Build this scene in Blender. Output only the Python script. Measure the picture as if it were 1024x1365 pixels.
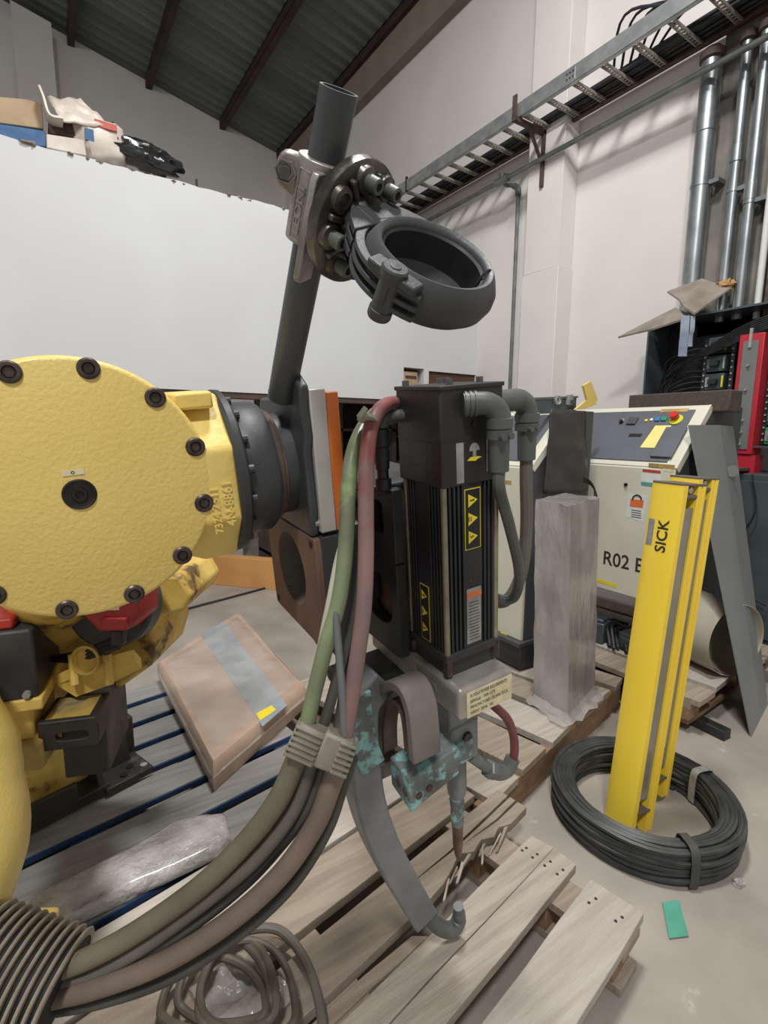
import bpy, bmesh, math, random
from mathutils import Vector, Matrix, noise
random.seed(7)
for _o in list(bpy.data.objects): bpy.data.objects.remove(_o)
scene = bpy.context.scene
COL = scene.collection
V = Vector
PI = math.pi

# ------------------------------------------------------------------ camera
FPX = 683.0
PIT, ROL, YAW = (math.radians(v) for v in (8.92, 0.39, 33.38))
CH = 1.35
CAM = V((0, 0, CH))
CF = V((math.sin(YAW)*math.cos(PIT), math.cos(YAW)*math.cos(PIT), -math.sin(PIT)))
_r0 = V((math.cos(YAW), -math.sin(YAW), 0)); _u0 = _r0.cross(CF)
CR = _r0*math.cos(ROL) + _u0*math.sin(ROL)
CU = _u0*math.cos(ROL) - _r0*math.sin(ROL)
cd = bpy.data.cameras.new('camera'); cam = bpy.data.objects.new('camera', cd); COL.objects.link(cam)
cd.sensor_fit = 'HORIZONTAL'; cd.sensor_width = 36; cd.lens = FPX*36/1024; cd.clip_start = .02
m = Matrix((CR, CU, -CF)).transposed().to_4x4(); m.translation = CAM
cam.matrix_world = m
scene.camera = cam
# ------------------------------------------------------------------ world, lamps, exposure
w = bpy.data.worlds.new('world'); scene.world = w; w.use_nodes = True
w.node_tree.nodes['Background'].inputs[0].default_value = (1.0, 1.0, .99, 1)
w.node_tree.nodes['Background'].inputs[1].default_value = .42
def area(name, loc, size, power, target, col=(1, .985, .965)):
    l = bpy.data.lights.new(name, 'AREA'); l.shape = 'DISK'; l.size = size; l.energy = power; l.color = col
    o = bpy.data.objects.new(name, l); COL.objects.link(o); o.location = loc
    o.rotation_euler = (V(target)-V(loc)).to_track_quat('-Z', 'Y').to_euler()
area('roof_lamp_above_offscreen', (1.0, 1.2, 5.9), .7, 190, (1.2, 1.6, 0))
area('roof_lamp_behind_offscreen', (-1.6, -1.8, 5.9), .7, 225, (-.6, 0, 0))
scene.view_settings.view_transform = 'Standard'; scene.view_settings.look = 'None'
scene.view_settings.gamma = 1; scene.view_settings.use_curve_mapping = False
scene.view_settings.exposure = 0.0

# ------------------------------------------------------------------ pixel helpers (a pixel gives a direction only)
def ray(x, y): return CF + CR*((x-512)/FPX) - CU*((y-682.5)/FPX)
def D(x, y, d): return CAM + ray(x, y)*d
def G(x, y, z=0.):
    r = ray(x, y); return CAM + r*((z-CH)/r.z)
def PX(x, y, X):
    r = ray(x, y); return CAM + r*(X/r.x)
def PY(x, y, Y):
    r = ray(x, y); return CAM + r*(Y/r.y)

# ------------------------------------------------------------------ materials
def lin(c):
    return tuple(((v/255)/12.92 if v/255 <= .04045 else ((v/255+.055)/1.055)**2.4) for v in c) + (1,)
MATS = {}
def mat(name, c, c2=None, rough=.5, metal=0, scale=8, amt=.5, bump=0, bscale=60, coat=0, stretch=None, detail=6, emit=0, alpha=None, trans=0, lo=.35, hi=.65, c3=None, s3=30, t3=.62):
    """procedural: base colour c mottled with c2, optional third colour c3 in patches, fine relief"""
    mt = bpy.data.materials.new(name); mt.use_nodes = True; MATS[name] = mt
    nt = mt.node_tree; N = nt.nodes; L = nt.links; b = N['Principled BSDF']
    b.inputs['Roughness'].default_value = rough; b.inputs['Metallic'].default_value = metal
    b.inputs['Coat Weight'].default_value = coat; b.inputs['Coat Roughness'].default_value = .12
    tc = N.new('ShaderNodeTexCoord'); mp = N.new('ShaderNodeMapping'); L.new(tc.outputs['Object'], mp.inputs[0])
    if stretch: mp.inputs['Scale'].default_value = stretch
    if c2 is None: c2 = tuple(v*.8 for v in c)
    n = N.new('ShaderNodeTexNoise'); n.inputs['Scale'].default_value = scale; n.inputs['Detail'].default_value = detail
    L.new(mp.outputs[0], n.inputs['Vector'])
    rp = N.new('ShaderNodeValToRGB'); rp.color_ramp.elements[0].position = lo; rp.color_ramp.elements[1].position = hi
    rp.color_ramp.elements[0].color = lin(c)
    cc = tuple(a+(b_-a)*amt for a, b_ in zip(c, c2)); rp.color_ramp.elements[1].color = lin(cc)
    L.new(n.outputs['Fac'], rp.inputs[0]); out = rp.outputs[0]
    if c3:
        n3 = N.new('ShaderNodeTexNoise'); n3.inputs['Scale'].default_value = s3; n3.inputs['Detail'].default_value = 8
        n3.inputs['Roughness'].default_value = .65; L.new(mp.outputs[0], n3.inputs['Vector'])
        r3 = N.new('ShaderNodeValToRGB'); r3.color_ramp.elements[0].position = t3; r3.color_ramp.elements[1].position = min(1, t3+.07)
        L.new(n3.outputs['Fac'], r3.inputs[0])
        mx = N.new('ShaderNodeMix'); mx.data_type = 'RGBA'; L.new(r3.outputs[0], mx.inputs[0]); L.new(out, mx.inputs[6]); mx.inputs[7].default_value = lin(c3); out = mx.outputs[2]
    L.new(out, b.inputs['Base Color'])
    rr = N.new('ShaderNodeMapRange'); rr.inputs[3].default_value = max(.03, rough-.1); rr.inputs[4].default_value = min(1, rough+.12)
    L.new(n.outputs['Fac'], rr.inputs[0]); L.new(rr.outputs[0], b.inputs['Roughness'])
    if bump:
        nb = N.new('ShaderNodeTexNoise'); nb.inputs['Scale'].default_value = bscale; nb.inputs['Detail'].default_value = 5
        L.new(mp.outputs[0], nb.inputs['Vector'])
        bp = N.new('ShaderNodeBump'); bp.inputs['Strength'].default_value = min(1, bump); bp.inputs['Distance'].default_value = .004 if bump <= 1 else .004*bump
        L.new(nb.outputs['Fac'], bp.inputs['Height']); L.new(bp.outputs[0], b.inputs['Normal'])
    if trans: b.inputs['Transmission Weight'].default_value = trans; b.inputs['IOR'].default_value = 1.2
    if alpha is not None: b.inputs['Alpha'].default_value = alpha
    if emit: b.inputs['Emission Color'].default_value = lin(c); b.inputs['Emission Strength'].default_value = emit
    return mt
def wood_mat(name, c, c2, dark, sx):
    """long grain along local direction by stretched noise"""
    return mat(name, c, c2, rough=.85, scale=6, amt=1, stretch=sx, bump=.5, bscale=40, c3=dark, s3=9, t3=.66, detail=9)
mat('plaster', (222, 217, 213), (211, 205, 201), rough=.9, scale=1.3, amt=.7, bump=.35, bscale=22)
mat('plaster_cool', (214, 216, 217), (203, 204, 204), rough=.9, scale=1.1, amt=.7, bump=.3, bscale=18)
mat('raw_concrete', (138, 133, 126), (100, 97, 92), rough=.95, scale=3, amt=1, bump=.6, bscale=20)
mat('floor_concrete', (172, 164, 154), (140, 132, 123), rough=.6, scale=2.2, amt=.9, bump=.25, bscale=30, c3=(184, 177, 168), s3=7, t3=.66, detail=10)
mat('roof_sheet', (124, 128, 124), (100, 104, 101), rough=.6, metal=.3, scale=.8, amt=.8, stretch=(.15, 3, 1))
mat('purlin_brown', (72, 48, 44), (52, 36, 33), rough=.6, scale=4, amt=1)
mat('eave_tan', (142, 130, 116), (120, 108, 96), rough=.85, scale=3)
mat('galvanised', (176, 180, 182), (140, 145, 148), rough=.35, metal=.85, scale=14, amt=1, stretch=(1, 1, .4))
mat('tray_steel', (196, 198, 198), (160, 164, 166), rough=.38, metal=.7, scale=10, amt=1)
mat('tray_dull', (164, 160, 150), (138, 134, 124), rough=.6, metal=.1, scale=18, amt=1)
mat('rust_brown', (92, 74, 66), (66, 52, 46), rough=.75, scale=20, amt=1)
mat('conduit_grey', (128, 132, 130), (104, 108, 106), rough=.5, metal=.4, scale=10, amt=1)
mat('cable_black', (30, 31, 33), (44, 45, 46), rough=.5, scale=30, amt=1)
mat('robot_yellow', (232, 206, 120), (222, 194, 106), rough=.45, scale=5, amt=.8, bump=.3, bscale=190, c3=(178, 150, 76), s3=7, t3=.70, coat=.1)
mat('robot_yellow_dirty', (230, 200, 108), (188, 152, 72), rough=.5, scale=9, amt=1, bump=.3, bscale=60, c3=(96, 76, 44), s3=9, t3=.56)
mat('wrist_yellow', (234, 208, 120), (220, 190, 102), rough=.45, scale=8, amt=.8, bump=.35, bscale=70, c3=(70, 66, 36), s3=6, t3=.66)
mat('bolt_steel', (92, 82, 76), (64, 56, 52), rough=.4, metal=.6, scale=60, amt=1)
mat('bolt_dark', (48, 42, 38), (30, 27, 25), rough=.5, metal=.4, scale=60, amt=1)
mat('flange_black', (52, 54, 56), (68, 70, 71), rough=.45, metal=.1, scale=12, amt=1, bump=.15, bscale=60, c3=(112, 112, 112), s3=12, t3=.70)
mat('tube_grey', (72, 76, 78), (60, 63, 65), rough=.42, scale=14, amt=1, stretch=(1, 1, .3), bump=.1, bscale=120)
mat('cast_aluminium', (172, 168, 164), (124, 120, 116), rough=.42, metal=.55, scale=22, amt=1, bump=.35, bscale=90)
mat('dark_casting', (104, 100, 94), (62, 58, 54), rough=.36, metal=.65, scale=18, amt=1, bump=.3, bscale=70)
mat('plastic_dark', (70, 72, 73), (58, 60, 61), rough=.48, scale=14, amt=1, bump=.12, bscale=200)
mat('aluminium_plate', (198, 194, 188), (176, 172, 166), rough=.5, metal=.35, scale=8, amt=1, c3=(112, 106, 100), s3=9, t3=.70)
mat('orange_paint', (222, 118, 44), (206, 104, 36), rough=.45, scale=6, amt=1, c3=(150, 84, 48), s3=14, t3=.72)
mat('rusty_plate', (126, 98, 86), (104, 80, 70), rough=.65, metal=.15, scale=9, amt=1, bump=.3, bscale=60, c3=(76, 62, 56), s3=7, t3=.66)
mat('gun_black', (60, 61, 62), (44, 44, 45), rough=.5, scale=8, amt=1, bump=.2, bscale=50, c3=(88, 84, 80), s3=6, t3=.66)
mat('motor_black', (48, 49, 51), (36, 36, 38), rough=.42, scale=8, amt=1, c3=(70, 68, 68), s3=5, t3=.64, bump=.08, bscale=120)
mat('motor_cap', (50, 49, 49), (38, 37, 37), rough=.5, scale=6, amt=1, c3=(72, 68, 66), s3=4, t3=.60, bump=.2, bscale=150)
mat('rod_brass', (158, 150, 128), (138, 130, 108), rough=.4, metal=.5, scale=30, amt=1)
mat('block_aluminium', (186, 182, 175), (148, 144, 137), rough=.36, metal=.45, scale=12, amt=1, bump=.2, bscale=90)
mat('copper_patina', (122, 130, 130), (96, 98, 95), rough=.7, metal=.05, scale=14, amt=1, bump=.6, bscale=60, c3=(140, 186, 184), s3=26, t3=.52)
mat('arm_steel', (140, 143, 144), (116, 118, 118), rough=.5, metal=.15, scale=9, amt=1, bump=.2, bscale=60, c3=(112, 138, 142), s3=8, t3=.66)
mat('shunt_metal', (128, 121, 116), (104, 98, 93), rough=.6, metal=.15, scale=10, amt=1, bump=.2, bscale=80, c3=(110, 126, 126), s3=9, t3=.68)
mat('fitting_grey', (92, 95, 91), (78, 81, 77), rough=.45, scale=16, amt=1)
mat('brass_tip', (128, 104, 88), (96, 80, 70), rough=.45, metal=.6, scale=30, amt=1)
mat('hose_red', (140, 106, 102), (118, 100, 97), rough=.42, scale=12, amt=1, c3=(140, 80, 78), s3=6, t3=.56)
mat('hose_dark_red', (124, 66, 70), (104, 58, 60), rough=.45, scale=12, amt=1)
mat('hose_dusty_red', (128, 112, 100), (112, 98, 88), rough=.6, scale=10, amt=1, c3=(132, 78, 76), s3=6, t3=.60)
mat('hose_green', (132, 144, 108), (106, 112, 92), rough=.36, scale=9, amt=1, c3=(144, 166, 112), s3=6, t3=.6)
mat('hose_dusty_green', (118, 116, 96), (102, 98, 82), rough=.6, scale=10, amt=1)
mat('hose_dusty', (106, 102, 92), (90, 86, 78), rough=.6, scale=10, amt=1)
mat('hose_dark', (62, 62, 58), (78, 76, 70), rough=.55, scale=10, amt=1)
mat('cable_white', (188, 188, 174), (166, 166, 152), rough=.5, scale=14, amt=1)
mat('cable_grey', (110, 112, 112), (96, 98, 97), rough=.5, scale=14, amt=1)
mat('clamp_tan', (142, 138, 124), (120, 116, 104), rough=.7, scale=14, amt=1)
mat('boot_rib', (168, 160, 142), (138, 130, 114), rough=.6, scale=20, amt=1)
mat('boot_core', (30, 28, 34), (44, 40, 42), rough=.7, scale=20, amt=1)
mat('sick_yellow', (255, 224, 74), (252, 218, 66), rough=.35, scale=4, amt=1)
mat('glass_grey', (140, 136, 124), (124, 120, 110), rough=.15, scale=5, amt=1, coat=.6)
mat('cap_grey', (108, 98, 92), (94, 86, 80), rough=.6, scale=12, amt=1)
mat('cabinet_cream', (216, 214, 196), (204, 202, 186), rough=.45, scale=3, amt=1, c3=(186, 182, 164), s3=5, t3=.68)
mat('cabinet_slate', (98, 101, 108), (88, 90, 97), rough=.5, scale=6, amt=1)
mat('cabinet_dark', (80, 80, 82), (68, 68, 70), rough=.5, scale=5, amt=1)
mat('foam_brown', (86, 74, 68), (74, 64, 58), rough=.95, scale=40, amt=1, bump=.4, bscale=120)
mat('sheet_grey', (128, 131, 130), (116, 119, 118), rough=.45, metal=.2, scale=3, amt=1)
mat('steel_blue_grey', (92, 102, 106), (74, 84, 88), rough=.4, metal=.3, scale=3, amt=1)
mat('wire_coil', (52, 54, 55), (74, 75, 74), rough=.45, scale=9, amt=1, metal=.2, c3=(96, 90, 82), s3=5, t3=.64)
mat('shrink_wrap', (174, 170, 169), (146, 140, 138), rough=.2, scale=7, amt=1, stretch=(1, 1, .35), bump=2.2, bscale=22, coat=.6)
mat('wrap_clear', (206, 202, 196), (176, 170, 164), rough=.2, scale=9, amt=1, bump=2.2, bscale=28, coat=.6, alpha=.5)
mat('film', (226, 222, 216), (200, 194, 188), rough=.15, scale=9, amt=1, bump=2.2, bscale=22, coat=.6, alpha=.28)
mat('wrap_package', (192, 189, 186), (158, 154, 152), rough=.16, scale=12, amt=1, bump=4, bscale=34, coat=.8)
mat('carton', (192, 166, 146), (168, 142, 122), rough=.55, scale=6, amt=1, bump=.5, bscale=24, coat=.35)
mat('carton_plain', (182, 158, 128), (162, 138, 110), rough=.8, scale=6, amt=1)
mat('tape_grey', (160, 168, 174), (142, 150, 156), rough=.3, scale=9, amt=1, coat=.4, bump=.4, bscale=20)
mat('label_white', (222, 222, 218), (206, 206, 202), rough=.5, scale=30)
mat('label_cream', (226, 216, 180), (206, 194, 156), rough=.5, scale=40, amt=1)
mat('label_yellow', (236, 214, 52), (226, 204, 44), rough=.5, scale=20)
mat('label_pale_yellow', (238, 224, 136), (228, 210, 118), rough=.6, scale=20)
mat('label_orange', (222, 116, 62), (212, 108, 58), rough=.5, scale=20)
mat('label_red', (182, 70, 54), (170, 62, 48), rough=.5, scale=20)
mat('label_green', (92, 158, 138), (84, 148, 130), rough=.5, scale=20)
mat('label_black', (26, 26, 26), (36, 36, 36), rough=.5, scale=20)
mat('label_silver', (168, 168, 166), (140, 140, 138), rough=.35, scale=40, amt=1, metal=.2)
mat('ink', (58, 54, 48), (44, 40, 36), rough=.6, scale=20)
mat('ink_grey', (84, 84, 78), (70, 70, 66), rough=.6, scale=20)
mat('red_plastic', (190, 44, 58), (172, 36, 50), rough=.45, scale=8, amt=1)
mat('red_cover', (176, 46, 42), (150, 40, 36), rough=.45, scale=8, amt=1, c3=(196, 90, 84), s3=12, t3=.68)
mat('breaker_teal', (58, 78, 78), (44, 60, 62), rough=.45, scale=14, amt=1)
mat('breaker_dark', (30, 33, 35), (40, 43, 45), rough=.5, scale=14, amt=1)
mat('breaker_green', (44, 150, 84), (36, 134, 74), rough=.5, scale=14, amt=1)
mat('button_blue', (54, 130, 190), None, rough=.4, scale=20, amt=.3)
mat('button_green', (48, 150, 110), None, rough=.4, scale=20, amt=.3)
mat('button_red', (206, 52, 44), None, rough=.35, scale=20, amt=.3)
mat('ring_lime', (206, 216, 60), None, rough=.4, scale=20, amt=.3)
mat('beam_orange', (214, 158, 96), (198, 142, 82), rough=.55, scale=3, amt=1, c3=(170, 120, 74), s3=9, t3=.70)
mat('blue_paint', (44, 74, 116), (36, 56, 88), rough=.7, scale=9, amt=1, c3=(90, 92, 92), s3=9, t3=.64)
mat('iron_black', (66, 62, 56), (48, 45, 41), rough=.55, metal=.3, scale=10, amt=1, bump=.3, bscale=50, c3=(92, 86, 78), s3=8, t3=.62)
mat('worn_yellow', (186, 158, 84), (150, 130, 80), rough=.6, scale=16, amt=1, c3=(120, 112, 96), s3=14, t3=.56)
mat('bag_black', (38, 38, 40), (28, 28, 30), rough=.22, scale=8, amt=1, bump=2, bscale=14, coat=.5)
mat('bag_white', (214, 204, 192), (190, 178, 166), rough=.4, scale=6, amt=1, bump=1, bscale=12)
mat('box_blue', (58, 104, 150), (46, 86, 128), rough=.6, scale=12, amt=1)
mat('vinyl_black', (62, 59, 58), (50, 47, 46), rough=.4, scale=6, amt=1, bump=.8, bscale=9)
mat('green_film', (96, 170, 148), (80, 152, 130), rough=.35, scale=12, amt=1, coat=.3)
mat('roll_cream', (176, 170, 154), (160, 154, 138), rough=.7, scale=5, amt=1)
mat('rag_blue', (150, 160, 176), (128, 138, 154), rough=.9, scale=20, amt=1)
mat('wall_dark', (88, 74, 66), (72, 60, 53), rough=.85, scale=4, amt=1)
mat('card_grey', (146, 136, 126), (124, 114, 104), rough=.9, scale=10, amt=1)
mat('tan_foam', (196, 160, 104), (170, 132, 80), rough=.95, scale=30, amt=1, bump=.6, bscale=80)
mat('cable_brown', (104, 96, 84), (84, 76, 66), rough=.6, scale=14, amt=1)
th = math.radians(9.7)
def wood(name, c, c2, dark, ang):
    mt = wood_mat(name, c, c2, dark, (1, 1, 1))
    mp = [n for n in mt.node_tree.nodes if n.type == 'MAPPING'][0]
    mp.inputs['Rotation'].default_value = (0, 0, -ang); mp.inputs['Scale'].default_value = (.7, 9, 5)
    return mt
for i, (c, c2, dk) in enumerate([((176, 166, 154), (154, 144, 132), (118, 107, 96)), ((164, 151, 136), (144, 130, 115), (106, 93, 80)),
                                  ((184, 176, 166), (168, 159, 149), (136, 126, 115)), ((156, 144, 130), (136, 124, 110), (100, 88, 76))]):
    wood('pallet_wood_%d' % i, c, c2, dk, th)
    wood('pallet_wood_cross_%d' % i, c, c2, dk, th+PI/2)
wood('board_pale', (194, 186, 176), (182, 172, 162), (150, 136, 122), th)
wood('blue_plank_wood', (150, 148, 144), (132, 130, 126), (110, 106, 100), th)
wood('raw_brown_wood', (150, 120, 92), (128, 100, 76), (94, 72, 54), th)
wood('door_wood', (92, 66, 52), (74, 52, 42), (54, 38, 30), 0)

# ------------------------------------------------------------------ object helpers
ROOT = {}
def setp(o, label=None, cat=None, group=None, kind=None):
    if label: o['label'] = label
    if cat: o['category'] = cat
    if group: o['group'] = group
    if kind: o['kind'] = kind
    return o
def thing(name, loc, label, cat, group=None):
    o = bpy.data.objects.new(name, None); o.empty_display_size = .05; COL.objects.link(o); o.location = V(loc)
    ROOT[o] = V(loc); return setp(o, label, cat, group)
class Frame:
    def __init__(s, O, X, Y, Z): s.O, s.X, s.Y, s.Z = V(O), V(X).normalized(), V(Y).normalized(), V(Z).normalized()
    def __call__(s, x, y, z): return s.O + s.X*x + s.Y*y + s.Z*z
    def at(s, x, y, z): return Frame(s(x, y, z), s.X, s.Y, s.Z)
    def loc(s, p): d = p-s.O; return V((d.dot(s.X), d.dot(s.Y), d.dot(s.Z)))
WF = Frame((0, 0, 0), (1, 0, 0), (0, 1, 0), (0, 0, 1))
def rotz(O, ang): return Frame(O, (math.cos(ang), math.sin(ang), 0), (-math.sin(ang), math.cos(ang), 0), (0, 0, 1))
def perp(ax):
    ax = V(ax).normalized(); r = V((0, 0, 1)) if abs(ax.z) < .9 else V((1, 0, 0))
    x = ax.cross(r).normalized(); return x, ax.cross(x).normalized()
def axframe(O, Z, Xref=None):
    Z = V(Z).normalized()
    if Xref is None: X, Y = perp(Z)
    else:
        X = V(Xref) - Z*V(Xref).dot(Z); X.normalize()
    Y = Z.cross(X); return Frame(O, X, Y, Z)
def smooth(pts, n=8, closed=False):
    pts = [V(p) for p in pts]; out = []
    L = len(pts); rng = L if closed else L-1
    for i in range(rng):
        if closed: p0, p1, p2, p3 = (pts[(i+k-1) % L] for k in range(4))
        else:
            p1, p2 = pts[i], pts[i+1]
            p0 = pts[i-1] if i else p1*2-p2
            p3 = pts[i+2] if i+2 < L else p2*2-p1
        for k in range(n):
            t = k/n
            out.append(.5*((2*p1)+(p2-p0)*t+(2*p0-5*p1+4*p2-p3)*t*t+(3*p1-p0-3*p2+p3)*t**3))
    if not closed: out.append(pts[-1])
    return out
class MB:
    def __init__(s): s.v = []; s.f = []
    def add(s, vs, fs):
        b = len(s.v); s.v += [V(p) for p in vs]; s.f += [tuple(i+b for i in f) for f in fs]; return s
    def box(s, fr, lo, hi):
        fr = fr or WF
        x0, y0, z0 = lo; x1, y1, z1 = hi
        return s.add([fr(*p) for p in ((x0,y0,z0),(x1,y0,z0),(x1,y1,z0),(x0,y1,z0),(x0,y0,z1),(x1,y0,z1),(x1,y1,z1),(x0,y1,z1))],
                     [(0,3,2,1),(4,5,6,7),(0,1,5,4),(1,2,6,5),(2,3,7,6),(3,0,4,7)])
    def hexa(s, p): return s.add(p, [(0,3,2,1),(4,5,6,7),(0,1,5,4),(1,2,6,5),(2,3,7,6),(3,0,4,7)])
    def lathe(s, fr, prof, n=32, cap=True, a0=0, a1=2*PI):
        full = abs(a1-a0-2*PI) < 1e-6; m_ = n if full else n+1; vs = []
        for r, h in prof:
            for k in range(m_):
                a = a0+(a1-a0)*k/n; vs.append(fr(r*math.cos(a), r*math.sin(a), h))
        fs = []
        for i in range(len(prof)-1):
            for k in range(n):
                k2 = (k+1) % m_; fs.append((i*m_+k, i*m_+k2, (i+1)*m_+k2, (i+1)*m_+k))
        if cap and full:
            if prof[0][0] > 1e-6: fs.append(tuple(range(m_-1, -1, -1)))
            if prof[-1][0] > 1e-6: fs.append(tuple((len(prof)-1)*m_+k for k in range(m_)))
        return s.add(vs, fs)
    def cyl(s, p0, p1, r, r1=None, n=20):
        p0, p1 = V(p0), V(p1); fr = axframe(p0, p1-p0); return s.lathe(fr, [(r, 0), (r if r1 is None else r1, (p1-p0).length)], n)
    def tube(s, pts, r, n=10, closed=False, sq=1.0, up=None):
        pts = [V(p) for p in pts]; L = len(pts); rs = r if isinstance(r, (list, tuple)) else [r]*L
        t0 = (pts[1]-pts[0]).normalized(); x, y = perp(t0)
        if up: x = (V(up)-t0*V(up).dot(t0)).normalized(); y = t0.cross(x)
        vs = []
        for i, p in enumerate(pts):
            if closed: t = (pts[(i+1) % L]-pts[i-1]).normalized()
            else: t = (pts[min(i+1, L-1)]-pts[max(i-1, 0)]).normalized()
            x = (x-t*x.dot(t)).normalized(); y = t.cross(x)
            for k in range(n):
                a = 2*PI*k/n; vs.append(p+(x*math.cos(a)+y*math.sin(a)*sq)*rs[i])
        fs = [(i*n+k, i*n+(k+1) % n, ((i+1) % L)*n+(k+1) % n, ((i+1) % L)*n+k) for i in range(L if closed else L-1) for k in range(n)]
        if not closed: fs += [tuple(range(n-1, -1, -1)), tuple((L-1)*n+k for k in range(n))]
        return s.add(vs, fs)
    def prism(s, fr, poly, z0, z1):
        n = len(poly); a = sum(poly[i][0]*poly[(i+1) % n][1]-poly[(i+1) % n][0]*poly[i][1] for i in range(n))
        if a < 0: poly = poly[::-1]
        vs = [fr(x, y, z0) for x, y in poly]+[fr(x, y, z1) for x, y in poly]
        return s.add(vs, [tuple(range(n-1, -1, -1)), tuple(range(n, 2*n))]+[(i, (i+1) % n, n+(i+1) % n, n+i) for i in range(n)])
    def holeplate(s, fr, outer, inner, z0, z1, n=48):
        """plate with one hole; outer and inner: functions of angle -> (x, y)"""
        vs = []
        for z in (z0, z1):
            for fn in (outer, inner):
                for k in range(n): x, y = fn(2*PI*k/n); vs.append(fr(x, y, z))
        fs = []
        for k in range(n):
            q = (k+1) % n
            fs += [(k, n+k, n+q, q), (2*n+k, 2*n+q, 3*n+q, 3*n+k), (k, q, 2*n+q, 2*n+k), (n+k, 3*n+k, 3*n+q, n+q)]
        return s.add(vs, fs)
    def band(s, pts, width_dir, wdt, thick, closed=False):
        """rectangular bar along pts: width along width_dir, thickness across"""
        pts = [V(p) for p in pts]; L = len(pts); wd = V(width_dir).normalized(); vs = []
        ths = thick if isinstance(thick, (list, tuple)) else [thick]*L
        for i, p in enumerate(pts):
            t = (pts[min(i+1, L-1)]-pts[max(i-1, 0)]).normalized(); nn = t.cross(wd).normalized()
            for a, b in ((-1,-1),(1,-1),(1,1),(-1,1)): vs.append(p+wd*(a*wdt/2)+nn*(b*ths[i]/2))
        fs = [(i*4+k, i*4+(k+1) % 4, (i+1)*4+(k+1) % 4, (i+1)*4+k) for i in range(L-1) for k in range(4)]
        fs += [(3,2,1,0), tuple((L-1)*4+k for k in range(4))]
        return s.add(vs, fs)
    def blob(s, fr, sx, sy, sz, amp=.15, fq=3, nu=28, nv=16, flat=-1, seed=0, pw=1.0):
        vs = []
        for j in range(nv+1):
            ph = -PI/2+PI*j/nv
            for i in range(nu):
                t = 2*PI*i/nu; sg = lambda q: math.copysign(abs(q)**pw, q)
                d = V((sg(math.cos(ph))*sg(math.cos(t)), sg(math.cos(ph))*sg(math.sin(t)), sg(math.sin(ph))))
                k = 1+amp*noise.noise(d*fq+V((seed, seed*.7, 0)))*2+amp*.5*noise.noise(d*fq*3+V((seed, 0, 0)))
                p = V((d.x*sx, d.y*sy, d.z*sz))*k
                if p.z < flat*sz: p.z = flat*sz
                vs.append(fr(*p))
        fs = [(j*nu+i, j*nu+(i+1) % nu, (j+1)*nu+(i+1) % nu, (j+1)*nu+i) for j in range(nv) for i in range(nu)]
        return s.add(vs, fs)
def obj(name, mb, material, parent=None, bevel=0, ang=35, label=None, flat=False, seg=2):
    off = V((0, 0, 0)); p = parent
    while p is not None:
        if p in ROOT: off = ROOT[p]
        p = p.parent
    me = bpy.data.meshes.new(name)
    me.from_pydata([tuple(v-off) for v in mb.v], [], mb.f); me.update()
    bm = bmesh.new(); bm.from_mesh(me); bmesh.ops.remove_doubles(bm, verts=bm.verts, dist=1e-6)
    bmesh.ops.recalc_face_normals(bm, faces=bm.faces); bm.to_mesh(me); bm.free()
    me.materials.append(MATS[material])
    if not flat:
        for q in me.polygons: q.use_smooth = True
        me.set_sharp_from_angle(angle=math.radians(ang))
    o = bpy.data.objects.new(name, me); COL.objects.link(o)
    if parent is not None: o.parent = parent
    if bevel:
        b = o.modifiers.new('bevel', 'BEVEL'); b.width = bevel; b.segments = seg; b.limit_method = 'ANGLE'; b.angle_limit = math.radians(40)
    if label: o['label'] = label
    return o
def top(name, mb, material, label, cat, group=None, **k):
    return setp(obj(name, mb, material, None, **k), label, cat, group)
def struct(name, mb, material, parent=None, **k):
    o = obj(name, mb, material, parent, **k)
    if parent is None: o['kind'] = 'structure'
    return o
def text(name, s, fr, size, depth, material, parent, align='LEFT', bold=0, sx=1.0):
    """lettering in the frame's X-Y plane, raised along Z"""
    c = bpy.data.curves.new('t', 'FONT'); c.body = s; c.size = size; c.extrude = depth; c.align_x = align; c.offset = bold; c.resolution_u = 4
    t = bpy.data.objects.new('t', c); COL.objects.link(t); dg = bpy.context.evaluated_depsgraph_get()
    me = bpy.data.meshes.new_from_object(t.evaluated_get(dg)); bpy.data.objects.remove(t); bpy.data.curves.remove(c)
    mb = MB(); mb.add([fr(v.co.x*sx, v.co.y, v.co.z) for v in me.vertices], [tuple(p.vertices) for p in me.polygons])
    bpy.data.meshes.remove(me)
    off = V((0, 0, 0)); p = parent
    while p is not None:
        if p in ROOT: off = ROOT[p]
        p = p.parent
    me = bpy.data.meshes.new(name); me.from_pydata([tuple(v-off) for v in mb.v], [], mb.f); me.materials.append(MATS[material]); me.update()
    o = bpy.data.objects.new(name, me); COL.objects.link(o); o.parent = parent
    return o
def rnd(a, b): return a+(b-a)*random.random()

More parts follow.
